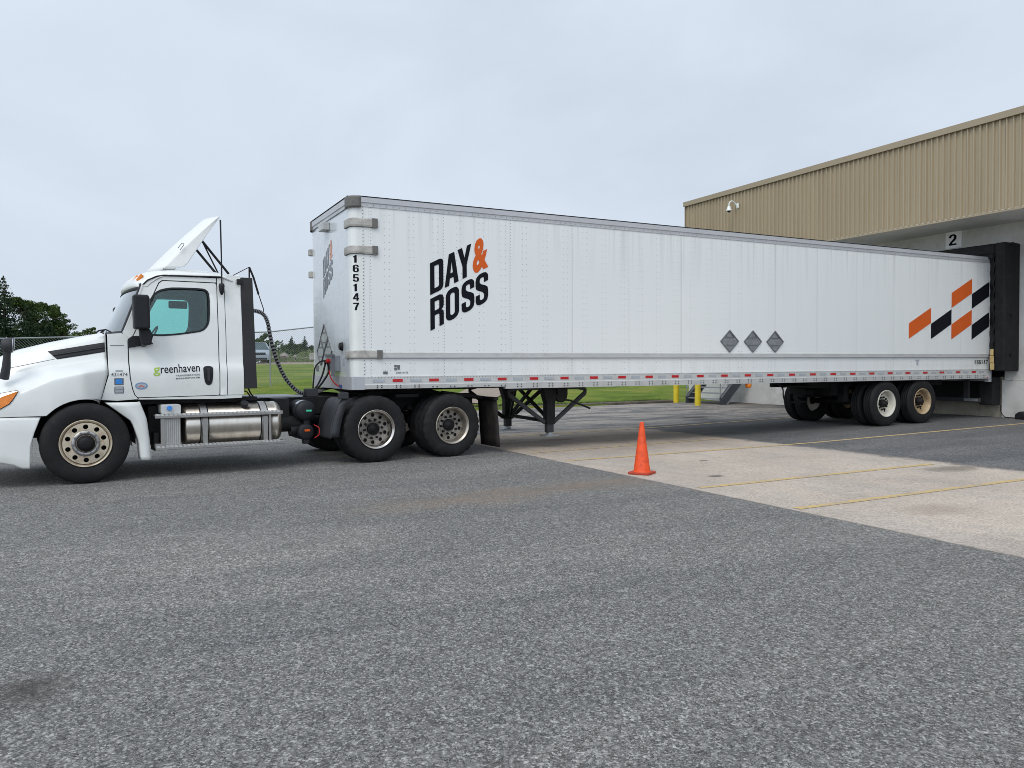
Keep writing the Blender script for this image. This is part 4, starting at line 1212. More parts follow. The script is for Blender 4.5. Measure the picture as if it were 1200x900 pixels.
gA = [[(0, 0), (.080, 0), (.094, .11), (.158, .11), (.172, 0), (.252, 0), (.175, H_), (.078, H_)], [(.104, .19), (.148, .19), (.126, .37)]]
gY = [[(.088, 0), (.166, 0), (.166, .20), (.252, H_), (.172, H_), (.127, .33), (.082, H_), (0, H_), (.088, .20)]]
gS = [rc([(0, .175), (0, .05), (.06, 0), (.175, 0), (W_, .055), (W_, .225), (.195, .275), (.078, .350), (.078, .42), (.10, .437), (.137, .437), (.157, .42), (.157, .345), (.157, .345), (W_, .345), (W_, .345), (W_, .455), (.175, H_), (.06, H_), (0, .455), (0, .30), (.04, .255), (.157, .175), (.157, .09), (.137, .073), (.098, .073), (.078, .09), (.078, .175), (.078, .175), (0, .175)], 1)]
v1, v2 = 2.616, 2.045
glyph(gD, 1.283, v1, .98, M['decbk']); glyph(gA, 1.535, v1, .98, M['decbk']); glyph(gY, 1.765, v1, .98, M['decbk'])
glyph(gR, 1.283, v2, .99, M['decbk']); glyph(gO, 1.552, v2, 1.0, M['decbk']); glyph(gS, 1.832, v2, .98, M['decbk']); glyph(gS, 2.085, v2, .98, M['decbk'])
lettering('ampersand', '&', 2.035, 2.60, .285, .55, shear, M['decor'], sw, bold=.04)
for (x0, x1, z0, c) in ((13.02, 13.806, 2.04, 'decor'), (13.81, 14.566, 2.04, 'decbk'), (14.57, 15.346, 2.04, 'decor'), (15.35, 16.04, 2.04, 'decbk'), (14.57, 15.346, 2.79, 'decor'), (15.35, 16.04, 2.79, 'decbk')):
    h = .355; rs = .375 * (x1 - x0) / .78
    plate('decal_block', [[(x0, z0), (x1, z0 + rs), (x1, z0 + rs + h), (x0, z0 + h)]], .003, lambda u, v, w: (u, -.005 - w, v), M[c], sw)
cyf = lambda u: 0 if u > .11 else .11 - math.sqrt(max(0, .0121 - (.11 - u) ** 2))
for i, ch in enumerate('165147'):
    digits('trailer_number', ch, .030, 3.072 - i * .1455, .085, .115, 0, lambda u, v, w: (u, cyf(u) - .004 - w, v), M['decbk'], tr)
digits('trailer_number', '165147', 15.47, 1.445, .070, .10, .022, side, M['decbk'], tr)
lettering('small_print', 'DRF 0175', .70, 1.365, .20, .028, side, M['decgr'], tr)
for q_ in ((.49, .56, 1.36, 1.40), (.67, .71, 1.42, 1.455), (.67, .71, 1.465, 1.50), (.72, .76, 1.43, 1.50)):
    mb = MB(); mb.box(q_[0], q_[1], -.008, -.002, q_[2], q_[3]); mb.build('small_decal', M['decgr'], tr)
mb = MB(); mb.prism([(13.25, 1.56), (13.41, 1.56), (13.36, 1.50), (13.36, 1.43), (13.30, 1.43), (13.30, 1.50)], lambda u, v, w: (u, w, v), -.006, -.001); mb.build('small_decal', M['sticker'], tr)
def placard(c, hw, hh, plane, par, pm='plac'):
    mb = MB(); cx, cz = c
    mb.prism([(cx - hw, cz), (cx, cz - hh), (cx + hw, cz), (cx, cz + hh)], lambda u, v, w: plane(u, v, w), .001, .010)
    o = mb.build('placard_holder', M[pm], par)
    mb = MB()
    q = [(cx - hw, cz), (cx, cz + hh), (cx + hw, cz), (cx, cz - hh)]
    for a, b in zip(q, q[1:] + q[:1]): mb.bar(plane(a[0] * .97 + cx * .03, a[1] * .97 + cz * .03, .014), plane(b[0] * .97 + cx * .03, b[1] * .97 + cz * .03, .014), .012, .014)
    for v, ww in ((.34, .50), (-.34, .50)): mb.bar(plane(cx - hw * ww, cz + hh * v, .012), plane(cx + hw * ww, cz + hh * v, .012), .012, .012)
    mb.bar(plane(cx + hw * .05, cz + hh * .8, .013), plane(cx + hw * .42, cz + hh * .38, .013), .02, .012)
    mb.build('placard_frame', M['decgr'], o)
for x in (7.60, 8.215, 8.825): placard((x, 1.935), .238, .222, lambda u, v, w: (u, -.002 - w, v), tr)
# front wall fittings
FP = lambda u, v, w: (-.001 - w, u, v)
for c in ((1.68, 1.98), (1.94, 1.735), (1.42, 1.735)): placard(c, .25, .235, FP, tr, 'placl')
def fshear(u, v, w): return (-.004 - w, 1.73 - u * .60, 2.66 + v * .60 + .5 * u * .60)
for g, u0, v0, mt in ((gD, 0, .575, 'hazebk'), (gA, .252, .575, 'hazebk'), (gY, .482, .575, 'hazebk'), (gR, 0, 0, 'hazebk'), (gO, .27, 0, 'hazebk'), (gS, .55, 0, 'hazebk'), (gS, .80, 0, 'hazebk')):
    plate('letter', [[(u0 + x, v0 + y) for x, y in lp] for lp in g], .003, fshear, M[mt], fw)
lettering('ampersand', '&', .752, .56, .285, .55, fshear, M['hazeor'], fw, bold=.04)
mb = MB(); mb.box(-.12, -.002, 1.26, 1.56, 3.76, 3.89); lb = mb.build('light_housing', M['lrail'], tr, bevel=.01)
mb = MB(); mb.box(-.13, -.002, .70, 1.06, 1.40, 1.66); cb = mb.build('connector_box', M['galv'], tr, bevel=.008)
mb = MB(); mb.box(-.16, -.12, .62, 1.10, 1.655, 1.68); mb.box(-.15, -.10, .655, .69, 1.33, 1.68); mb.build('box_frame', M['decgr'], cb)
mb = MB(); mb.cyl((-.13, .85, 1.57), (-.19, .85, 1.57), .035); mb.build('red_gladhand', M['redlens'], cb)
mb = MB(); mb.cyl((-.13, .97, 1.56), (-.19, .97, 1.56), .035); mb.build('gladhand', M['plastic'], cb)
mb = MB(); mb.cyl((-.002, .56, 1.80), (-.05, .56, 1.80), .07, .055, n=20); mb.build('round_socket', M['black'], tr)
mb = MB(); mb.box(-.008, -.002, 2.12, 2.30, 1.40, 1.50); mb.build('small_decal', M['decgr'], tr)
mb = MB(); mb.box(-.008, -.002, .44, .54, 1.50, 1.62); mb.build('small_decal', M['sticker'], tr)
mb = MB(); mb.tube(spline([(-.15, .82, 1.42), (-.13, .80, 1.30), (-.07, .74, 1.20), (-.03, .66, 1.165)], 5), .011, 6); mb.build('pigtail', M['redlens'], cb)
mb = MB(); mb.box(-.035, -.006, .55, .68, 1.14, 1.19); mb.build('blue_plug', mat('blue plug', (.05, .06, .22), .5), cb)

# landing gear
lg = MB(); lg.box(3.55, 4.0, .35, 2.24, 1.06, 1.10)
lgp = lg.build('landing_gear', M['black'], tr)
for y in (.47, 2.12):
    mb = MB(); mb.box(3.665, 3.835, y - .075, y + .075, .42, 1.07); mb.prism([(3.58, 1.07), (3.92, 1.07), (3.835, .80), (3.665, .80)], lambda u, v, w: (u, w, v), y - .082, y + .082)
    mb.cyl((3.75, y, 1.06), (3.75, y, .55), .06)
    lo = mb.build('leg', M['black'], lgp, bevel=.008)
    mb = MB(); mb.box(3.685, 3.815, y - .055, y + .055, .27, .43); mb.build('inner_leg', M['gplastic'], lo, bevel=.004)
    mb = MB(); mb.box(3.62, 3.88, y - .12, y + .12, .205, .222); mb.prism([(3.70, .222), (3.80, .222), (3.78, .29), (3.72, .29)], lambda u, v, w: (u, w, v), y - .05, y + .05); mb.build('foot', M['galv'], lo)
    for x0, x1 in ((2.93, 3.66), (4.52, 3.84)):
        sg_ = 1 if x0 < x1 else -1
        mb = MB(); mb.bar((x0, y, 1.05), (x0, y, .96), .05, .05); mb.bar((x0, y, .97), (x1, y, .45), .055, .07); mb.bar((x0, y, 1.065), (x1, y, 1.065), .05, .05)
        mb.bar((x0 + sg_ * .03, y, 1.03), (x0 + sg_ * .16, y, 1.06), .04, .04)
        mb.build('brace', M['gplastic'] if y < 1 else M['black'], lgp, bevel=.006)
mb = MB(); mb.bar((3.72, .54, .47), (3.72, 2.05, .50), .05, .06); mb.bar((3.78, .54, .50), (3.70, 1.55, 1.04), .045, .055); mb.bar((3.78, 2.05, .50), (3.70, 1.05, 1.04), .045, .055); mb.bar((3.30, .9, 1.06), (3.7, 1.9, .52), .04, .05); mb.build('cross_brace', M['black'], lgp)
mb = MB(); mb.lathe([(.001, -.04), (.10, -.04), (.125, -.02), (.125, .04)], (3.96, .40, .93), 'Y', 20); mb.box(3.86, 4.07, .34, .44, .93, 1.06); mb.build('gearbox', M['black'], lgp, bevel=.01)
mb = MB(); mb.tube([(3.98, .38, .86), (4.12, .34, .84), (4.30, .25, .76), (4.47, .22, .69)], .017, 8); mb.build('crank_handle', M['black'], lgp)

# axles, sliding frame, wheels
mb = MB(); mb.box(10.6, 15.3, .72, .84, .93, 1.10); mb.box(10.6, 15.3, 1.75, 1.87, .93, 1.10); mb.box(11.3, 11.6, .7, 1.9, .75, 1.05)
for x in (11.62, 12.9, 14.2): mb.box(x - .08, x + .08, .55, .72, .62, 1.0); mb.box(x - .08, x + .08, 1.87, 2.04, .62, 1.0)
for x in (12.29, 13.55):
    mb.cyl((x, .2, .57), (x, 2.4, .57), .065); mb.bar((x - .6, .78, .78), (x + .5, .78, .66), .09, .07); mb.cyl((x + .2, .78, .62), (x + .2, .78, .95), .13); mb.cyl((x + .2, 1.8, .62), (x + .2, 1.8, .95), .13)
mb.cyl((11.0, 1.3, .83), (12.0, 1.3, .83), .14)
mb.build('slider_frame', M['black'], tr)
mb = MB(); mb.tube(spline([(9.17, .3, 1.10), (9.42, .35, .96), (9.50, .4, .78), (9.72, .5, .66), (10.4, .6, .64)], 6), .016, 6); mb.tube([(9.44, .35, .99), (9.6, .35, 1.0), (10.7, .5, .99)], .02, 6); mb.build('slider_air_line', M['rubber'], tr)
for (x, z, rm) in ((12.29, .515 + ramp(12.29), M['cream']), (13.55, .515 + ramp(13.55), M['rustrim'])):
    make_wheel(tr, x, .0, z, -1, 'trailer', rm)
    make_wheel(tr, x, .335, z, -1, 'trailer', rm, simple=True)
    make_wheel(tr, x, TW, z, 1, 'trailer', rm, simple=True)
    make_wheel(tr, x, TW - .335, z, 1, 'trailer', rm, simple=True)
mb = MB(); mb.box(15.90, 15.98, .14, 2.45, .50, .60)
for y in (.42, 2.0): mb.box(15.90, 15.98, y, y + .12, .6, 1.04); 
g = mb.build('rear_guard', M['gplastic'], tr, bevel=.006)
mb = MB(); mb.box(15.888, 15.899, .16, .52, .515, .585); mb.build('guard_reflector', M['galv'], g)
# ------------------------------------------------------------------ road tractor (local x to the rear, y across, z up; drive axle one at x=0)
tk = thing('semi_tractor', 'white day cab road tractor with roof wind deflector coupled to the box trailer', 'truck', (0.3292, -0.1509, 0), 0.0802)
WT = 2.54; YC = WT / 2
WH = M['white']
def mir(fn, far): return (lambda *a: (lambda p: (p[0], WT - p[1], p[2]))(fn(*a))) if far else fn
SX = -3.936; SZ = .52

def bw(z):   # cab side surface y at height z
    return lerp(z, [1.0, 1.22, 1.40, 1.46, 1.56, 1.66, 1.90, 2.75], [.225, .20, .196, .203, .238, .246, .250, .335])
CUTS = (1.1, 1.22, 1.3, 1.40, 1.43, 1.46, 1.49, 1.52, 1.56, 1.66, 1.9, 2.2, 2.5)
win = [(-3.165, 1.925), (-3.172, 2.10), (-3.130, 2.385), (-3.075, 2.475), (-3.01, 2.53), (-2.92, 2.56), (-2.82, 2.575), (-2.46, 2.58), (-2.395, 2.56), (-2.365, 2.50), (-2.372, 2.16), (-2.40, 2.06), (-2.47, 1.99), (-2.60, 1.965), (-2.84, 1.93), (-3.00, 1.918)]
win = chaikin(win, 1, True)
def inset(lp, d):
    cx = sum(p[0] for p in lp) / len(lp); cy = sum(p[1] for p in lp) / len(lp)
    n = len(lp); out = []
    for i in range(n):
        a, b = lp[i - 1], lp[(i + 1) % n]
        tx, ty = b[0] - a[0], b[1] - a[1]; l = math.hypot(tx, ty); nx, ny = -ty / l, tx / l
        if (cx - lp[i][0]) * nx + (cy - lp[i][1]) * ny < 0: nx, ny = -nx, -ny
        out.append((lp[i][0] + nx * d, lp[i][1] + ny * d))
    return out
door_o = [(-3.400, 1.84), (-3.398, 1.55), (-3.388, 1.35), (-3.362, 1.20), (-3.335, 1.12), (-3.305, 1.085), (-2.275, 1.092), (-2.262, 1.105), (-2.262, 2.64), (-2.275, 2.665), (-2.96, 2.665), (-3.005, 2.63), (-3.15, 2.30), (-3.345, 1.90)]
seam_pts = door_o
for far in (False, True):
    side_fn = lambda dy: mir(lambda u, v, w: (u, bw(v) + dy - w, v), far)
    wn = [(x + (.07 * max(0, (x + 3.0) / .6) if far else 0), z) for x, z in win]
    dr = plate('door', [door_o, wn], .03, side_fn(.015), WH, tk, CUTS, smooth=True, bevel=.005)
    gl = plate('window', [inset(wn, -.004)], .005, side_fn(.030), M['glass'], dr, (2.2, 2.5))
    plate('window_seal', [inset(wn, -.010), inset(wn, .014)], .014, side_fn(.002), M['plastic'], dr, (2.2, 2.5))
    plate('handle', [chaikin([(-2.475, 1.50), (-2.345, 1.50), (-2.345, 1.42), (-2.355, 1.28), (-2.38, 1.235), (-2.43, 1.235), (-2.46, 1.28), (-2.475, 1.42)], 2, True)], .012, side_fn(-.002), M['plastic'], dr, bevel=.004)
    plate('handle_grip', [rrect(-2.425, 1.29, -2.395, 1.47, .014)], .02, side_fn(-.018), M['gplastic'], dr, bevel=.004)
    plate('door_trim', [inset(door_o, .05), inset(wn, -.02)], .012, side_fn(.060), M['seat'], dr, CUTS)
    plate('pillar_trim', [[(-2.31, 1.1), (-2.31, 2.66), (-2.12, 2.66), (-2.12, 1.1)]], .01, side_fn(.078), M['seat'], dr, CUTS)
    # dark gap under everything (door shut line)
    mb = MB()
    fnn = side_fn(.032)
    for a, b in zip(door_o, door_o[1:] + door_o[:1]):
        n = max(1, int(math.dist(a, b) / .1))
        for i in range(n):
            p = (a[0] + (b[0] - a[0]) * i / n, a[1] + (b[1] - a[1]) * i / n); q = (a[0] + (b[0] - a[0]) * (i + 1) / n, a[1] + (b[1] - a[1]) * (i + 1) / n)
            mb.bar(fnn(p[0], p[1], 0), fnn(q[0], q[1], 0), .03, .03)
    mb.build('door_gasket', M['plastic'], dr)
    # body side pieces round the door
    cowl = [(-3.652, 1.925), (-3.648, 1.38), (-3.742, 1.062), (-3.55, 1.045), (-3.30, 1.06), (-3.318, 1.085), (-3.347, 1.12), (-3.374, 1.20), (-3.400, 1.35), (-3.411, 1.55), (-3.413, 1.84), (-3.40, 1.872), (-3.46, 1.945)]
    plate('cowl_panel', [cowl], .03, side_fn(.015), WH, tk, CUTS, smooth=True, bevel=.004)
    pil = [(-3.475, 1.95), (-3.396, 1.865), (-3.353, 1.905), (-3.160, 2.305), (-3.015, 2.637), (-2.965, 2.677), (-2.262, 2.677), (-2.262, 2.742), (-2.95, 2.735), (-3.08, 2.70), (-3.18, 2.64), (-3.235, 2.575)]
    plate('door_pillar', [pil], .03, side_fn(.012), WH, tk, CUTS, smooth=True, bevel=.004)
    plate('sill', [[(-3.30, 1.055), (-3.29, 1.074), (-2.262, 1.082), (-1.95, 1.09), (-1.95, 1.045), (-2.25, 1.035)]], .03, side_fn(.02), WH, tk, bevel=.004)
    plate('rear_pillar', [[(-2.250, 1.09), (-2.250, 2.745), (-2.160, 2.745), (-2.160, 1.09)]], .03, side_fn(.012), WH, tk, CUTS, smooth=True, bevel=.006)
    plate('rear_quarter_panel', [[(-2.150, 1.09), (-2.150, 2.76), (-2.09, 2.79), (-1.96, 2.79), (-1.93, 2.77), (-1.93, 1.09)]], .03, side_fn(.015), WH, tk, CUTS, smooth=True, bevel=.006)
    mb = MB(); s_ = mir(lambda x, y, z: (x, y, z), far)
    mb.prism([(-1.925, 1.175), (-1.925, 2.77), (-1.760, 2.77), (-1.745, 1.175)], lambda u, v, w: s_(u, bw(v) + w, v), -.012, .022)
    mb.build('side_extender', M['panelblk'], tk, bevel=.006)
    mb = MB(); mb.box(-1.99, -1.915, *(sorted((s_(0, .27, 0)[1], s_(0, .31, 0)[1]))), 2.66, 2.74); mb.build('extender_bracket', M['plastic'], tk, bevel=.01)

# roof shell
mb = MB(); rows = []
prof = [(-3.31, 2.565), (-3.345, 2.60), (-3.335, 2.66), (-3.27, 2.74), (-3.15, 2.80), (-2.95, 2.845), (-2.6, 2.868), (-2.3, 2.865), (-2.15, 2.84), (-2.07, 2.80), (-2.05, 2.72)]
prof = chaikin(prof, 1)
for i in range(25):
    t = -1 + 2 * i / 24; a = abs(t)
    row = []
    for (x, z) in prof:
        gut = lerp(x, [-3.25, -3.16, -3.04, -2.95, -2.2, -2.05], [2.565, 2.645, 2.71, 2.737, 2.755, 2.70])
        zz = gut + (z - gut) * (1 - a ** 5) if z > gut else z
        front = lerp(x, [-3.4, -3.1, -2.8], [1, .5, 0])
        row.append((x + .125 * a ** 2.4 * front, YC + t * (YC - .318), zz))
    rows.append(row)
mb.grid(rows); rf = mb.build('roof', WH, tk, solid=.02, off=-1)
mb = MB()
for far in (False, True):
    s_ = mir(lambda x, y, z: (x, y, z), far)
    mb.tube([s_(x, .318, z) for x, z in ((-3.21, 2.60), (-3.15, 2.665), (-3.04, 2.722), (-2.95, 2.742), (-2.2, 2.76))], .011, 6)
mb.build('gutter', M['plastic'], rf)
for i, y in enumerate((.50, .68, 1.27, 1.86, 2.04)):
    mb = MB(); xx = -3.292 + .10 * (abs(y - YC) / .95) ** 2.4
    mb.bar((xx - .022, y, 2.665), (xx + .042, y, 2.755), .05, .03, up=(0, 1, 0))
    mb.build('marker_light', M['amber'], rf, bevel=.012)
# windshield
def ws(t, k):   # t -1..1 across, k 0..1 up
    a = abs(t); z = 1.93 + (2.60 - 1.93) * k
    xc = -3.64 + (.31) * k; xs = -3.475 + .245 * k
    return (xc + (xs - xc) * a ** 2.3, YC + t * (YC - (.262 + .05 * k)), z)
mb = MB(); mb.grid([[ws(-1 + 2 * i / 28, j / 8) for i in range(29)] for j in range(9)]); wsg = mb.build('windshield', M['wsglass'], tk)
mb = MB()
for k0, k1 in ((-.03, .06), (.90, 1.03)):
    mb.grid([[(lambda p: (p[0] - .006, p[1], p[2]))(ws(-1 + 2 * i / 28, k)) for i in range(29)] for k in (k0, k1)])
for t0, t1 in ((-1.01, -.955), (.955, 1.01)):
    mb.grid([[(lambda p: (p[0] - .006, p[1], p[2]))(ws(t, j / 8)) for t in (t0, t1)] for j in range(9)])
mb.build('windshield_seal', M['plastic'], wsg, solid=.006)
mb = MB()
for t in (-.55, .1):
    a, b = ws(t, -.02), ws(t + .42, .12); mb.tube([(a[0] - .03, a[1], a[2]), ((a[0] + b[0]) / 2 - .05, (a[1] + b[1]) / 2, (a[2] + b[2]) / 2), (b[0] - .02, b[1], b[2])], .009, 5)
mb.tube([(-3.60, .34, 1.955), (-3.66, .36, 1.99), (-3.74, .40, 1.975), (-3.77, .42, 1.95)], .011, 6); mb.tube([(-3.67, .40, 1.985), (-3.72, .42, 1.955), (-3.68, .44, 1.94)], .008, 5)
mb.build('wiper', M['plastic'], wsg)
# A pillar filler between glass edge and side pillar, firewall, back wall, floor, interior
mb = MB()
for far in (False, True):
    s_ = mir(lambda x, y, z: (x, y, z), far)
    rows = []
    for j in range(9):
        k = j / 8; p = ws(-1, k)
        xb = lerp(p[2], [1.93, 2.60], [-3.43, -3.17])
        rows.append([s_(p[0] - .002, p[1], p[2]), s_(p[0] + .02, p[1] - .012, p[2]), s_(xb, bw(p[2]) + .012, p[2])])
    mb.grid(rows)
mb.build('a_pillar', WH, tk)
mb = MB(); mb.box(-1.96, -1.935, .30, WT - .30, 1.08, 2.74); mb.box(-2.0, -1.93, .34, WT - .34, 2.60, 2.80); mb.build('cab_back_wall', WH, tk, bevel=.01)
mb = MB(); mb.box(-3.42, -1.97, .30, WT - .30, 1.06, 1.14); mb.box(-3.62, -3.42, .45, WT - .45, 1.2, 1.90); mb.box(-3.5, -3.15, .32, WT - .32, 1.75, 1.93); mb.box(-3.02, -1.98, .36, WT - .36, 2.66, 2.70); mb.box(-2.02, -1.97, .37, WT - .37, 1.10, 2.70)

inn = mb.build('cab_interior', M['seat'], tk)
for y in (.72, 1.82):
    mb = MB(); mb.prism(chaikin([(-2.95, 1.50), (-2.95, 1.62), (-2.50, 1.60), (-2.38, 2.12), (-2.27, 2.12), (-2.30, 1.45), (-2.7, 1.40)], 2, True), lambda u, v, w: (u, w, v), y - .25, y + .25)
    s1 = mb.build('seat', M['seat'], inn, bevel=.03)
mb = MB(); mb.lathe([(.20, -.012), (.215, 0), (.20, .012), (.19, 0)], (0, 0, 0), 'X', 32, closed=True); mb.cyl((0, -.2, 0), (0, .2, 0), .012, n=6); mb.cyl((0, 0, 0), (0, 0, -.2), .012, n=6)
sw_ = mb.build('steering_wheel', M['plastic'], inn); sw_.location = (-3.08, .72, 1.88); sw_.rotation_euler = (0, R(28), 0)
mb = MB(); mb.tube(spline([(-3.30, 1.24, 2.55), (-3.26, 1.10, 2.46), (-3.24, 1.0, 2.42)], 4), .012, 6); mb.build('sun_visor_arm', M['plastic'], inn)
mb = MB(); mb.box(-2.62, -2.34, WT - .40, WT - .36, 2.42, 2.54); mb.build('grab_handle', M['plastic'], inn, bevel=.019)
# cab underside
mb = MB(); mb.box(-3.6, -1.97, .42, WT - .42, .98, 1.06); mb.build('cab_underside', M['black'], tk)

# ---- hood and fenders
HX = [-5.25, -5.17, -5.05, -4.85, -4.67, -4.30, -3.95, -3.66]
T_ys = [.46, .26, .15, .085, .065, .045, .055, .195]
T_c = [1.02, 1.03, 1.07, 1.11, 1.17, 1.345, 1.425, 1.475]
T_sy = [.62, .52, .46, .43, .41, .385, .36, .33]
T_sz = [1.12, 1.20, 1.28, 1.345, 1.41, 1.505, 1.56, 1.60]
T_ky = [.80, .70, .64, .60, .57, .52, .48, .45]
T_kz = [1.20, 1.38, 1.52, 1.605, 1.69, 1.795, 1.875, 1.935]
def hood_profile(x):
    ys, c, sy, sz, ky, kz = (lerp(x, HX, T) for T in (T_ys, T_c, T_sy, T_sz, T_ky, T_kz))
    dx = x - SX
    zb = .885
    if abs(dx) < .56: zb = max(zb, SZ + math.sqrt(.56 ** 2 - dx * dx))
    zb = min(zb, c - .03)
    P = [(ys, zb), (ys - .004, (zb * 2 + c) / 3), (ys + .004, c - .03), (ys + .02, c), (sy - .05, sz - .03), (sy, sz), (sy + .02, sz + .05), (ky - .03, kz - .07), (ky, kz - .02), (ky + .06, kz + .012), (ky + .25, kz + .03), (YC, kz + .042)]
    return chaikin(P, 2)
def hood_y(x, z):
    P = hood_profile(x)
    for a, b in zip(P[:-1], P[1:]):
        if a[1] <= z <= b[1] and b[1] > a[1]:
            return a[0] + (b[0] - a[0]) * (z - a[1]) / (b[1] - a[1])
    return P[0][0]
xsn = sorted(set([-5.25, -5.23, -5.20, -5.17, -5.13, -5.09, -5.05, -5.0, -4.95, -4.9, -4.85, -4.8, -4.74, -4.67, -4.6, -4.55, -4.52, -4.50] + [SX - .56 * math.cos(R(a)) for a in range(0, 120, 5)] + [-3.66]))
xsn = [x for x in xsn if x <= -3.66]
rows = []
for x in xsn:
    P = hood_profile(x)
    row = []
    for y, z in P:
        xx = x
        if x > -3.95 and z < 1.40: xx = x - .09 * (1.40 - z) / .35 * ((x + 3.95) / .29) ** 2
        row.append((xx, y, z))
    row += [(p[0], WT - p[1], p[2]) for p in row[-2::-1]]
    rows.append(row)
mb = MB(); mb.grid(rows); hd = mb.build('hood', WH, tk, solid=.012, off=-1)
hd.data.set_sharp_from_angle(angle=R(50))
# front grille
mb = MB(); gr = rows[0]
mb.add([(-5.245, p[1], p[2]) for p in gr] , [tuple(range(len(gr)))], False); mb.build('grille', M['grille'], hd)
mb = MB()
for k in range(5): mb.box(-5.275, -5.25, .62, WT - .62, .93 + .055 * k, .95 + .055 * k)
mb.build('grille_bar', M['alu'], hd)
# hood side vents, crease trim, headlights on both sides
for far in (False, True):
    s_ = mir(lambda x, y, z: (x, y, z), far)
    def on(x, z, o): return s_(x, hood_y(x, z) - o, z)
    top = [(-4.325, 1.700), (-4.0, 1.762), (-3.675, 1.822)]; bot = [(-4.225, 1.597), (-3.95, 1.645), (-3.675, 1.695)]
    def vent(u, v, o):
        a = (lerp(u, [0, .5, 1], [p[0] for p in bot]), lerp(u, [0, .5, 1], [p[1] for p in bot])); b = (lerp(u, [0, .5, 1], [p[0] for p in top]), lerp(u, [0, .5, 1], [p[1] for p in top]))
        return on(a[0] + (b[0] - a[0]) * v, a[1] + (b[1] - a[1]) * v, o)
    mb = MB(); mb.grid([[vent(i / 20, j / 5, .006 + (.010 if 0 < j < 5 and 0 < i < 20 else 0) * (1 if j % 2 else .2)) for i in range(21)] for j in range(6)])
    mb.build('hood_vent', M['plastic'], hd)
    mb = MB(); mb.tube([vent(i / 14, .5, .022) for i in range(15)], .006, 4); mb.build('vent_bar', M['gplastic'], hd)
    # seam running forward from the vent
    mb = MB(); mb.tube([on(-4.25 - .08 * i, 1.600 - .0185 * i, .001) for i in range(9)], .0035, 4); mb.build('hood_seam', M['decgr'], hd)
    # headlight
    topz = lambda x: lerp(x, [-5.17, -5.0, -4.85, -4.655], [1.13, 1.16, 1.175, 1.212])
    midz = lambda x: lerp(x, [-5.17, -5.0, -4.85, -4.655], [1.06, 1.085, 1.125, 1.205])
    botz = lambda x: lerp(x, [-5.17, -5.0, -4.85, -4.74, -4.655], [.92, .95, .985, 1.055, 1.20])
    xs_ = [-5.17 + .515 * i / 16 for i in range(17)]
    def hy(x, z): return min(hood_y(x, min(z, lerp(x, HX, T_c) - .02)), .5)
    mb = MB(); mb.grid([[s_(x, hy(x, z) - .008 + .6 * max(0, z - lerp(x, HX, T_c)), z) for x in xs_ for z in [midz(x) + (topz(x) - midz(x)) * j / 3]] for j in range(4)]); hl = mb.build('headlight', M['lamp'], hd)
    mb = MB(); mb.grid([[s_(x, hy(x, z) - .009, z) for x in xs_ for z in [botz(x) + (midz(x) - botz(x)) * j / 4]] for j in range(5)]); mb.build('turn_signal', M['amber'], hl)
    mb = MB(); mb.tube([s_(x, hy(x, botz(x)) - .006, botz(x)) for x in xs_], .006, 5); mb.tube([s_(x, hy(x, topz(x)) - .006 + .6 * max(0, topz(x) - lerp(x, HX, T_c)), topz(x)) for x in xs_], .005, 5); mb.build('headlight_seal', M['plastic'], hl)
    # wheel arch liner and lip, rear fender skirt
    mb = MB(); mb.grid([[s_(SX - .585 * math.cos(R(a)), y, SZ + .575 * math.sin(R(a))) for y in (.10, .4, .85)] for a in range(-5, 186, 10)]); mb.build('wheel_arch_liner', M['plastic'], tk)
    mb = MB(); rows2 = []
    for i in range(15):
        t = i / 14
        xi = lerp(t, [0, .3, .6, 1], [-3.70, -3.40, -3.318, -3.295]); zi = lerp(t, [0, .3, .6, 1], [1.03, .78, .52, .262])
        xo = lerp(t, [0, .3, .6, 1], [-3.30, -3.22, -3.19, -3.168]); zo = lerp(t, [0, .3, .6, 1], [1.03, .80, .53, .255])
        rows2.append([s_(xi, .34, zi - .0), s_(xi, .075, zi), s_(xi + .012, .052, zi), s_((xi + xo) / 2, .045, (zi + zo) / 2), s_(xo - .03, .055, zo), s_(xo, .085, zo), s_(xo, .30, zo)])
    mb.grid(rows2); mb.build('fender_skirt', WH, tk, solid=.008)
    # hood mirror
    mb = MB(); yb = .20
    mb.tube([s_(-4.80, yb + .05, 1.36), s_(-4.775, yb, 1.50), s_(-4.765, yb - .03, 1.64), s_(-4.765, yb - .04, 1.72)], [.055, .050, .042, .05], 10)
    if far: mb.v = [(a_, b_, c_ + .08) for a_, b_, c_ in mb.v]
    o = mb.build('hood_mirror', M['gplastic'], hd)
    mb = MB(); mb.lathe([(.001, -.075), (.06, -.068), (.088, -.03), (.09, .045), (.085, .05)], (0, 0, 0), 'X', 24)
    ho = .08 if far else 0
    mb.v = [s_(-4.755 + v[0], yb - .04 + v[1], 1.765 + ho + v[2]) for v in mb.v]; mb.build('mirror_shell', M['gplastic'], o)
    mb = MB(); mb.cyl(s_(-4.708, yb - .04, 1.765 + ho), s_(-4.698, yb - .04, 1.765 + ho), .085, n=24); mb.build('mirror_glass', M['lamp'], o)
    # door mirror
    mb = MB(); mb.prism(rrect(-3.375, 1.985, -3.185, 2.435, .03), lambda u, v, w: s_(u + .02 * (2.435 - v), w, v), -.10, .10)
    mm = mb.build('door_mirror', M['plastic'], tk, bevel=.03, seg=3)
    mb = MB(); mb.prism([(-3.30, 2.0), (-3.17, 2.0), (-3.13, 1.90), (-3.16, 1.78), (-3.27, 1.78), (-3.29, 1.88)], lambda u, v, w: s_(u, w, v), .0, .10); mb.tube([s_(-3.22, .05, 1.82), s_(-3.22, .26, 1.80)], .045, 10); mb.build('mirror_arm', M['plastic'], mm, bevel=.02)
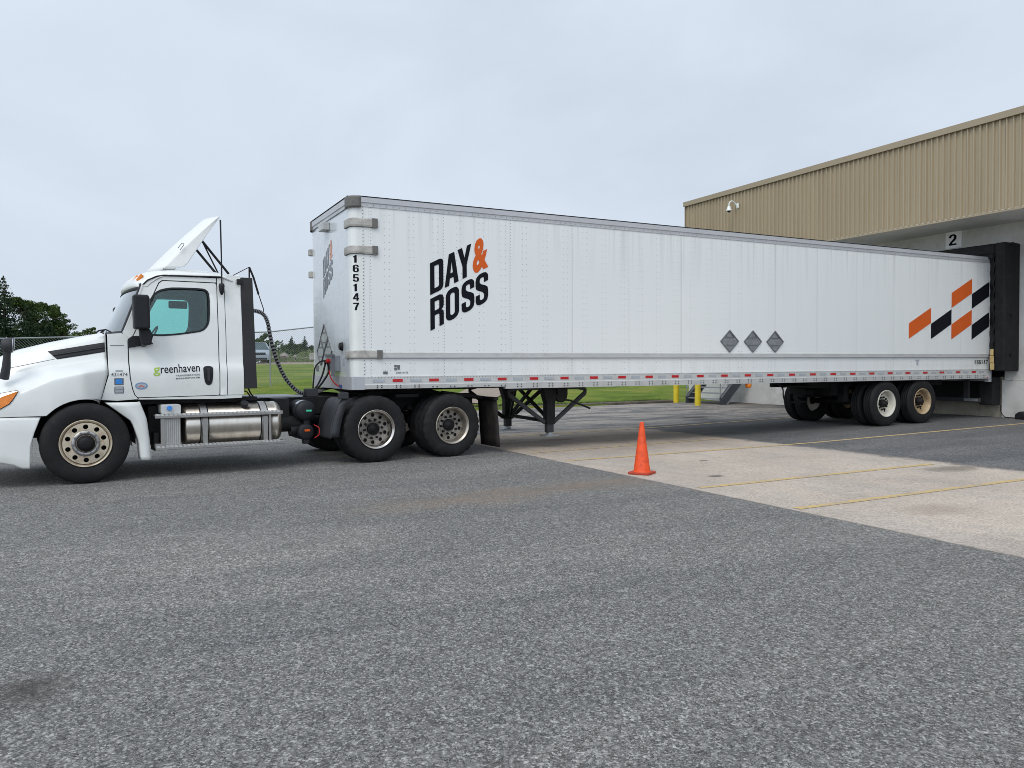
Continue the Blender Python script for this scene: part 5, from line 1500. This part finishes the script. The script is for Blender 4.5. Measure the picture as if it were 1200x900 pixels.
    plate('mirror_base', [[(-3.412, 1.862), (-3.412, 1.745), (-3.10, 1.802), (-3.20, 1.905), (-3.36, 1.905)]], .03, mir(lambda u, v, w: (u, bw(v) - .012 - w, v), far), M['plastic'], mm, bevel=.008)
    mb = MB(); mb.prism(rrect(-3.17, 2.02, -3.168, 2.40, .001), lambda u, v, w: s_(u - .008, w, v), -.08, .08); mb.build('mirror_glass', M['lamp'], mm)

# bumper
mb = MB(); rows = []
plan = chaikin([(-4.43, .062), (-4.75, .060), (-4.98, .085), (-5.14, .17), (-5.25, .34), (-5.31, .65), (-5.33, YC)], 2)
full = plan + [(x, WT - y) for x, y in plan[-2::-1]]
n = len(full)
for j, k in enumerate((0, .06, .3, .55, .8, .96, 1)):
    row = []
    for i, (x, y) in enumerate(full):
        zt = .875; zb = lerp(x, [-5.33, -4.85, -4.55, -4.43], [.42, .325, .243, .236])
        z = zt + (zb - zt) * k
        xr = x
        if i == 0 or i == n - 1: xr = lerp(z, [.24, .50, .70, .78, .875], [-4.55, -4.545, -4.49, -4.46, -4.425])
        elif x > -4.70: xr = x + (lerp(z, [.24, .50, .70, .78, .875], [-4.55, -4.545, -4.49, -4.46, -4.425]) + 4.43) * (x + 4.75) / .32
        inn_ = .012 if j in (0, 6) else 0
        row.append((xr + (inn_ if x < -5.1 else 0), y + (inn_ if y < YC else -inn_), z))
    rows.append(row)
mb.grid(rows); mb.build('bumper', WH, tk, solid=.01)

# roof wind deflector: curved front plate with a side flap each side
def dfl(q, k):
    # q: 0 rear edge of near flap .. 1 nose .. 2 rear edge of far flap
    far = q > 1; q = 2 - q if far else q
    xf = -3.07 + .82 * k; zf = 2.845 + .855 * k + .02 * math.sin(PI * k)
    hw = .74 - .28 * k
    xb = lerp(k, [0, .05, .10, 1], [-2.80, -2.66, -2.60, -2.095]); zb = zf if k > .12 else 2.875 + .3 * k
    if q < .5:
        t = q / .5; x = xb + (xf + .14 - xb) * t; y = hw - .0; z = zf if k > .0 else 2.86
        y = hw - .02 * (1 - t)
    else:
        t = (q - .5) / .5; a = 1 - t; x = xf + .14 * a ** 2.2; y = hw * a; z = zf
    return (x, YC + (y if far else -y), z)
mb = MB(); mb.grid([[dfl(i / 24, j / 14) for i in range(49)] for j in range(15)])
df_ = mb.build('wind_deflector', M['flatwhite'], tk, solid=.012)
mb = MB(); mb.tube([(-2.72, .575, 3.16), (-2.665, .60, 3.235), (-2.635, .60, 3.24), (-2.64, .595, 3.21), (-2.69, .575, 3.14)], .005, 5); mb.build('deflector_slot', M['decgr'], df_)
for a_, b_, r_s in (((-2.44, .75, 3.177), (-2.18, .75, 2.86), .018), ((-2.37, .76, 3.334), (-2.15, .74, 2.86), .011), ((-2.37, .78, 3.334), (-1.99, .78, 2.86), .018)):
    mb = MB(); mb.tube([a_, b_], r_s, 8); mb.build('deflector_strut', M['black'], df_)
mb = MB(); mb.tube([(-2.205, .235, 2.60), (-2.205, .235, 3.05), (-2.212, .235, 3.55)], [.012, .010, .012], 6); at_ = mb.build('antenna', M['plastic'], tk)
mb = MB(); mb.lathe([(.001, .06), (.03, .06), (.042, .03), (.03, -.06), (.012, -.10), (.001, -.10)], (-2.205, .245, 2.60), 'Z', 12); mb.build('antenna_base', M['plastic'], at_)

# ---- chassis
mb = MB(); mb.box(-5.0, 2.15, .84, .92, .74, 1.0); mb.box(-5.0, 2.15, 1.62, 1.70, .74, 1.0)
for x in (-4.6, -3.2, -1.3, -.4, .66, 2.0): mb.box(x - .05, x + .05, .92, 1.62, .76, .98)
mb.box(-4.7, -2.6, .95, 1.6, .55, 1.35); mb.cyl((-2.6, YC, .72), (-.2, YC, .60), .07)
mb.box(-4.2, -3.65, .35, 2.2, .42, .52)
fr = mb.build('frame', M['black'], tk)
mb = MB(); mb.box(-1.74, -.9, .80, 1.74, 1.005, 1.03); mb.build('deck_plate', M['galv'], tk, bevel=.004)
mb = MB(); mb.prism(chaikin([(.12, 1.055), (.45, 1.10), (1.15, 1.10), (1.45, 1.06), (1.65, .98), (1.60, .95), (.15, .98)], 1, True), lambda u, v, w: (u, w, v), .80, 1.74); mb.box(.2, 1.5, .86, 1.68, .99, 1.02); mb.box(.45, .85, .30, .84, .98, 1.03)
mb.build('fifth_wheel', M['black'], tk)
mb = MB()
for x in (0, 1.32):
    mb.cyl((x, .3, .51), (x, 2.24, .51), .075); mb.lathe([(.001, -.22), (.16, -.16), (.20, 0), (.16, .16), (.001, .22)], (x, YC, .51), 'X', 20)
    mb.bar((x - .5, .72, .80), (x + .35, .72, .50), .10, .06); mb.bar((x - .5, 1.82, .80), (x + .35, 1.82, .50), .10, .06)
    mb.cyl((x + .32, .72, .52), (x + .32, .72, .86), .13); mb.cyl((x + .32, 1.82, .52), (x + .32, 1.82, .86), .13)
mb.build('rear_axle', M['black'], tk)
mb = MB(); mb.bar((1.35, .45, 1.04), (2.16, .45, .93), .10, .05); mb.bar((1.35, 2.1, 1.04), (2.16, 2.1, .93), .10, .05); mb.box(2.12, 2.20, .03, 2.51, .90, .95)
mb.build('mud_flap_bracket', M['black'], tk)
for y in (.03, 1.87):
    mb = MB(); mb.grid([[(2.17 + .07 * (.93 - z) + .014 * math.sin(v * 4), y + .62 * v / 6, z) for v in range(7)] for z in (.93, .7, .45, .25, .10)]); mb.build('mud_flap', M['flap'], tk, solid=.012)
    # quarter fender ahead of the drive wheels
    mb = MB(); mb.grid([[(x, y + .61 * v, z) for v in (0, .06, .5, .94, 1)] for x, z in chaikin([(-.47, 1.0), (-.54, .98), (-.60, .91), (-.665, .75), (-.71, .55), (-.72, .40)], 1)]); mb.grid([[(x, y, z) for x in (xa, xa + .13)] for xa, z in ((-.50, 1.0), (-.60, .90), (-.665, .72), (-.715, .5), (-.72, .42))])
    mb.build('quarter_fender', M['gplastic'], tk, solid=.012)
mb = MB(); mb.box(-.60, -.44, .0, .06, .99, 1.09); bx = mb.build('small_bracket', M['gplastic'], tk, bevel=.015)
for y0, y1 in ((1.87, 2.49),):   # far side fender arch seen above the frame
    mb = MB(); mb.grid([[(-.0 - .60 * math.cos(R(a)), y, .50 + .60 * math.sin(R(a))) for y in (y0, y1)] for a in range(20, 161, 10)]); mb.build('quarter_fender', M['gplastic'], tk, solid=.01)

# fuel tank with straps and steps
def tank(sgn):
    S = (lambda y: y) if sgn < 0 else (lambda y: WT - y)
    cy, cz, rr = .415, .675, .295
    mb = MB(); mb.lathe([(.001, -2.735), (.24, -2.735), (.275, -2.728), (rr, -2.70), (rr, -1.50), (rr + .006, -1.495), (rr + .006, -1.46), (rr, -1.455), (rr - .01, -1.43), (.25, -1.40), (.001, -1.385)], (0, S(cy), cz), 'X', 64)
    tkk = mb.build('fuel_tank', M['brownalu'] if False else M['tankm'], tk)
    for x in (-2.48, -1.66):
        mb = MB(); mb.lathe([(rr + .001, x - .045), (rr + .010, x - .043), (rr + .010, x + .043), (rr + .001, x + .045)], (0, S(cy), cz), 'X', 64, sm=False); mb.box(x - .03, x + .03, *sorted((S(cy - rr - .03), S(cy - rr + .0))), cz - .26, cz + .10); 
        stp = mb.build('tank_strap', M['alu'], tkk)
        mb = MB()
        for dx in (-.052, .052): mb.lathe([(rr + .0005, x + dx - .006), (rr + .006, x + dx - .006), (rr + .006, x + dx + .006), (rr + .0005, x + dx + .006)], (0, S(cy), cz), 'X', 48)
        mb.build('strap_rubber', M['rubber'], stp)
    mb = MB(); mb.cyl((-1.92, S(cy - .16), cz + .24), (-1.92, S(cy - .20), cz + .30), .055, n=20); mb.build('filler_cap', M['plastic'], tkk)
    for k, (za, ya, x1) in enumerate(((.83, .055, -1.42), (.405, .035, -1.40))):
        mb = MB(); y0, y1 = sorted((S(ya), S(ya + .16)))
        mb.box(-3.12, x1, y0, y1, za - .004, za + .018); f0, f1 = sorted((S(ya - .004), S(ya + .012)))
        mb.box(-3.12, x1, f0, f1, za - .03, za + .018)
        so = mb.build('step', M['alu'], tk, bevel=.005)
        mb = MB()
        for i in range(int((x1 + 3.10) / .055)):
            xx = -3.10 + .055 * i
            mb.box(xx, xx + .036, *sorted((S(ya + .008), S(ya + .14))), za + .0185, za + .026); mb.box(xx, xx + .036, *sorted((S(ya - .006), S(ya - .0045))), za + .004, za + .016)
        mb.build('step_tread', M['lrail'], so)
    mb = MB(); mb.box(-3.12, -3.0, *sorted((S(.05), S(.30))), .40, .46); mb.box(-3.1, -3.06, *sorted((S(.04), S(.08))), .40, .86) if False else None
    mb.bar((-3.02, S(.12), .42), (-3.02, S(.12), .84), .03, .05); mb.bar((-1.60, S(.10), .42), (-1.60, S(.10), .84), .05, .03); mb.build('step_bracket', M['alu'], tk)
    mb = MB(); mb.prism(rrect(-3.00, .42, -2.79, .80, .02), lambda u, v, w: (u, S(w), v), .13, .62)
    bxx = mb.build('tool_box', M['alu'], tk, bevel=.008)
    mb = MB()
    for i in range(8): mb.box(-2.985 + .025 * i, -2.977 + .025 * i, *sorted((S(.124), S(.13))), .44, .78)
    mb.build('box_ribs', M['lrail'], bxx)
    mb = MB(); mb.prism(rrect(-3.03, .85, -2.78, .98, .03), lambda u, v, w: (u, S(w), v), .14, .55); dft = mb.build('additive_tank', M['lrail'], tk, bevel=.01)
    mb = MB(); mb.cyl((-2.93, S(.14), .93), (-2.93, S(.10), .935), .032, n=20); mb.build('blue_cap', M['blue'], dft)
M['tankm'] = mat('satin tank aluminium', (.60, .56, .50), .30, 1.0, var=.10, vs=3, dirt=(.30, .23, .16), ds=2.5, damt=.55, stretch=(3, 1, 1))
tank(-1); tank(1)
mb = MB(); mb.box(-3.15, -2.75, .45, .84, .42, .95); mb.box(-2.7, -1.4, .72, .84, .45, .95); mb.box(-3.12, -3.06, .2, .5, .36, .60); mb.box(-1.42, -1.2, .50, .84, .55, 1.0); mb.cyl((-1.36, .55, .62), (-.9, .55, .62), .12); mb.box(-2.2, -1.7, .4, .8, 1.0, 1.05)
mb.build('frame_bracket', M['black'], tk)
mb = MB(); mb.tube(spline([(-2.1, .5, 1.10), (-1.95, .45, 1.06), (-1.83, .42, 1.02), (-1.72, .5, 1.0)], 5), .012, 6); mb.tube(spline([(-1.82, .4, 1.17), (-1.78, .42, 1.09), (-1.70, .5, 1.02), (-1.62, .6, 1.0)], 5), .012, 6); mb.tube(spline([(-2.0, .42, 1.12), (-1.86, .40, 1.13), (-1.78, .45, 1.05), (-1.68, .5, 1.0)], 5), .010, 6)
mb.build('cab_air_line', M['rubber'], tk)
# air tanks and filter behind the fuel tank
mb = MB(); mb.cyl((-1.0, .34, .82), (-1.0, .80, .82), .155, n=28); mb.lathe([(.155, 0), (.13, -.045), (.08, -.06), (.001, -.065)], (-1.0, .34, .82), 'Y', 28)
a1 = mb.build('air_tank', M['plastic'], tk)
mb = MB(); mb.lathe([(.157, .02), (.157, .10)], (-1.0, .34, .82), 'Y', 28); 
mb.v = mb.v; mb.build('tank_label', M['gplastic'], a1)
mb = MB(); mb.grid([[(-1.0 + .158 * math.cos(R(a)), y, .82 + .158 * math.sin(R(a))) for y in (.36, .47)] for a in range(75, 145, 7)]); mb.build('white_label', M['sticker'], a1)
mb = MB(); mb.cyl((-1.0, .36, .50), (-1.0, .80, .50), .125, n=28); mb.lathe([(.13, 0), (.115, -.04), (.09, -.05), (.05, -.055), (.001, -.055)], (-1.0, .36, .50), 'Y', 28); mb.cyl((-1.2, .5, .52), (-1.0, .5, .52), .09); mb.box(-1.03, -.96, .33, .42, .60, .68); mb.box(-1.04, -.95, .33, .42, .32, .39)
a2 = mb.build('air_dryer', M['plastic'], tk, bevel=.006)
mb = MB(); mb.box(-1.01, -.93, .270, .279, .81, .835); mb.build('green_tape', M['green'], a1)
mb = MB(); mb.box(-1.03, -.95, .290, .3045, .51, .54); mb.build('orange_tape', M['decor'], a2)
mb = MB(); mb.tube(spline([(-.87, .36, .60), (-.80, .33, .55), (-.80, .33, .45), (-.86, .36, .40)], 5), .008, 5); mb.build('red_line', M['redlens'], a2)
mb = MB(); mb.box(-.78, -.60, .95, 1.15, 1.0, 1.13); mb.build('hose_support', M['gplastic'], tk, bevel=.01)

# wheels
make_wheel(tk, SX, .03, .52, -1, 'steer', M['warmalu'])
make_wheel(tk, SX, WT - .03, .52, 1, 'steer', M['warmalu'])
for x, rm in ((0, M['bright']), (1.32, M['brownalu'])):
    make_wheel(tk, x, .0, .512, -1, 'drive', rm)
    make_wheel(tk, x, .335, .512, -1, 'drive', rm, simple=True)
    make_wheel(tk, x, WT, .512, 1, 'drive', rm, simple=True)
    make_wheel(tk, x, WT - .335, .512, 1, 'drive', rm, simple=True)

# ---- door writing and stickers
def dside(u, v, w=0): return (u, bw(v) - .0035 - w, v)
lettering('company_name', 'g', -3.112, 1.357 + .012, .085, .115, lambda u, v, w: dside(u, v + .0, w), M['lime'], tk, bold=.01)
def slant(u, v, w=0): return dside(u, v + .045 * (u + 3.11), w)
lettering('company_name', 'reenhaven', -3.020, 1.398, .500, .115, slant, M['decbk'], tk, bold=.006)
lettering('small_lettering', 'TRANSPORTATION', -2.83, 1.345, .305, .022, slant, M['decgr'], tk)
lettering('small_lettering', 'EDMUNDSTON, NB', -2.83, 1.305, .305, .022, slant, M['decbk'], tk)
lettering('unit_number', '431474', -3.622, 1.372, .195, .045, dside, M['decgr'], tk, bold=.004)
plate('sticker', [rrect(-3.57, 1.432, -3.48, 1.452, .003)], .002, lambda u, v, w: (u, bw(v) - .0035 - w, v), M['sticker'], tk)
def ell(cx, cz, a, b): return [(cx + a * math.cos(2 * PI * i / 32), cz + b * math.sin(2 * PI * i / 32)) for i in range(32)]
eo = plate('oval_badge', [ell(-3.262, 1.240, .078, .048)], .002, dside, M['sticker'], tk)
plate('badge_ring', [ell(-3.262, 1.240, .074, .044), ell(-3.262, 1.240, .060, .032)], .002, lambda u, v, w: dside(u, v, w + .002), mat('badge blue', (.16, .28, .48), .4), eo)
plate('badge_mark', [[(-3.305, 1.228), (-3.262, 1.252), (-3.22, 1.228), (-3.235, 1.218), (-3.262, 1.232), (-3.29, 1.218)]], .002, lambda u, v, w: dside(u, v, w + .002), mat('badge red', (.45, .16, .14), .4), eo)
s1 = plate('sticker', [rrect(-3.585, 1.255, -3.475, 1.345, .004)], .002, dside, M['decgr'], tk)
plate('sticker_face', [rrect(-3.570, 1.268, -3.490, 1.332, .004)], .002, lambda u, v, w: dside(u, v, w + .002), M['blue'], s1)
s2 = plate('sticker', [rrect(-3.585, 1.145, -3.475, 1.235, .004)], .002, dside, M['decgr'], tk)
plate('sticker_face', [rrect(-3.575, 1.155, -3.485, 1.188, .002), ], .002, lambda u, v, w: dside(u, v, w + .002), M['sticker'], s2)
plate('sticker_face', [rrect(-3.575, 1.196, -3.485, 1.226, .002), ], .002, lambda u, v, w: dside(u, v, w + .002), M['sticker'], s2)
plate('cowl_slot', [rrect(-3.625, 1.775, -3.46, 1.781, .002)], .002, dside, M['decgr'], tk)

# ---- hoses between tractor and trailer: wrapped bundle, suspender spring, tails up to the trailer box (world points)
hs = MB(); pts = spline([(-1.38, .93, 2.36), (-1.29, 0.9, 2.358), (-1.174, 0.906, 2.322), (-1.096, 0.911, 2.204), (-1.047, 0.917, 1.95), (-0.984, 0.922, 1.682), (-0.893, 0.928, 1.439), (-0.775, 0.933, 1.234), (-0.615, 0.939, 1.081), (-0.451, 0.944, 1.05), (-0.339, 0.95, 1.103)], 10)
inv = Matrix.Rotation(-0.0802, 4, 'Z') @ Matrix.Translation((-0.3292, 0.1509, 0))
TL_ = lambda P: [tuple(inv @ Vector(p)) for p in P]
m = MB(); m.tube(TL_(pts), .026, 10); hb = m.build('hose_bundle', M['rubber'], tk)
m = MB(); Q = [Vector(p) for p in TL_(pts)]
for i in range(4, len(Q) - 1):
    if i % 2 == 0: m.cyl(Q[i], Q[i] + (Q[i + 1] - Q[i]) * .9, .035, n=8)
m.build('spiral_wrap', M['wrap'], hb)
for P, r in (([(-0.45, .944, 1.05), (-0.339, 0.95, 1.103), (-0.235, 0.917, 1.226), (-0.14, 0.883, 1.405), (-0.17, 0.85, 1.557)], .016), ([(-.45, .96, 1.06), (-0.383, 1.0, 1.088), (-0.365, 0.995, 1.22), (-0.355, 0.988, 1.338), (-0.335, 0.975, 1.476), (-0.25, 0.963, 1.565), (-0.18, 0.96, 1.572)], .012), ([(-.42, .93, 1.08), (-.32, .96, 1.16), (-.22, .99, 1.34), (-.17, .97, 1.54)], .015)):
    m = MB(); m.tube(TL_(spline(P, 6)), r, 8); m.build('air_hose', M['rubber'], hb)
m = MB(); m.tube(TL_([(-1.584, 1.0, 2.90), (-1.343, 0.988, 3.04)]), .006, 5); m.tube(TL_([(-1.343, 0.988, 3.04), (-1.343, 1.0, 2.80)]), .012, 6); m.tube(TL_([(-1.343, .988, 3.04), (-1.283, 0.975, 2.883), (-1.212, 0.963, 2.618)]), .016, 6); m.tube(TL_([(-1.212, 0.963, 2.618), (-1.139, 0.95, 2.379), (-1.15, .93, 2.33)]), .008, 5)
m.build('hose_hanger', M['black'], hb)
m = MB(); m.tube(TL_([(-1.40, .95, 2.35), (-1.55, 1.0, 2.40), (-1.58, 1.0, 2.2)]), .02, 6); m.build('hose_mount', M['black'], hb)

# ------------------------------------------------------------------ parked car up the slope
cr_ = thing('parked_car', 'silver grey sports utility car parked on gravel beyond the chain link fence', 'car', (7.75, 54.2, zg(7.9, 54.2) + .03), R(-8))
CP = mat('silver blue car paint', (.33, .38, .44), .3, .4, var=.03, coat=.6)
# local: front towards -y, x across
def carsec(y):
    P = {'w': lerp(y, [0, .12, .6, 3.5, 4.6, 4.8], [.72, .88, .95, .96, .90, .80]), 'h': lerp(y, [0, .1, .35, 1.25, 1.9, 4.3, 4.8], [.75, .95, 1.06, 1.12, 1.13, 1.15, 1.05])}
    w, h = P['w'], P['h']
    half = [(w * .92, .28), (w, .42), (w, .75), (w * .97, h - .12), (w * .86, h), (w * .4, h + .03), (0, h + .035)]
    half = chaikin(half, 1)
    return [(x, y, z) for x, z in half] + [(-x, y, z) for x, z in half[-2::-1]]
mb = MB(); mb.grid([carsec(y) for y in (0, .05, .12, .25, .4, .7, 1.1, 1.6, 2.4, 3.4, 4.2, 4.6, 4.8)]); mb.add(carsec(0), [tuple(range(len(carsec(0))))]); mb.add(carsec(4.8), [tuple(range(len(carsec(4.8))))])
cb_ = mb.build('body', CP, cr_)
def cabin(k, y0, y1, w0): return None
mb = MB(); lo = [(.80, 1.25), (.80, 4.5), (-.80, 4.5), (-.80, 1.25)]; hi = [(.58, 1.95), (.58, 4.2), (-.58, 4.2), (-.58, 1.95)]
v = [(x, y, 1.12) for x, y in lo] + [(x, y, 1.66) for x, y in hi]
mb.add(v, [(0, 1, 5, 4), (1, 2, 6, 5), (2, 3, 7, 6), (3, 0, 4, 7)], False); mb.build('windows', mat('dark car glass', (.05, .085, .09), .12), cb_)
mb = MB(); mb.box(-.62, .62, 1.93, 4.22, 1.655, 1.74); mb.build('roof', CP, cb_, bevel=.05)
mb = MB()
for sx in (-1, 1): mb.bar((sx * .84, 1.22, 1.12), (sx * .60, 1.93, 1.67), .10, .10); mb.bar((sx * .83, 2.9, 1.12), (sx * .60, 2.9, 1.67), .07, .07)
mb.build('window_pillar', CP, cb_)
mb = MB(); mb.box(-.50, .50, -.03, .03, .68, .88); mb.build('grille', M['plastic'], cb_, bevel=.02)
mb = MB(); mb.box(-.62, .62, -.04, .06, .30, .46); mb.build('lower_intake', M['plastic'], cb_, bevel=.02)
for sx in (-1, 1):
    mb = MB(); mb.box(sx * .70 - .16, sx * .70 + .16, -.01 + .06, .12, .72, .86); mb.build('headlight', M['lamp'], cb_, bevel=.03)
    mb = MB(); mb.box(sx * 1.06 - .10, sx * 1.06 + .10, 1.42, 1.52, 1.08, 1.24); mb.build('mirror', CP, cb_, bevel=.03)
    for y in (.95, 3.85):
        mb = MB(); mb.lathe([(.2, 0), (.33, 0), (.36, .03), (.36, .2), (.33, .23), (.001, .23)], (0, 0, 0), 'X', 24); mb.v = [(sx * (.97 - p[0]), y + p[1], .36 + p[2]) for p in mb.v]; w_ = mb.build('wheel', M['rubber'], cr_)
        mb = MB(); mb.cyl((sx * .965, y, .36), (sx * .90, y, .36), .21, n=20); mb.build('rim', M['alu'], w_)
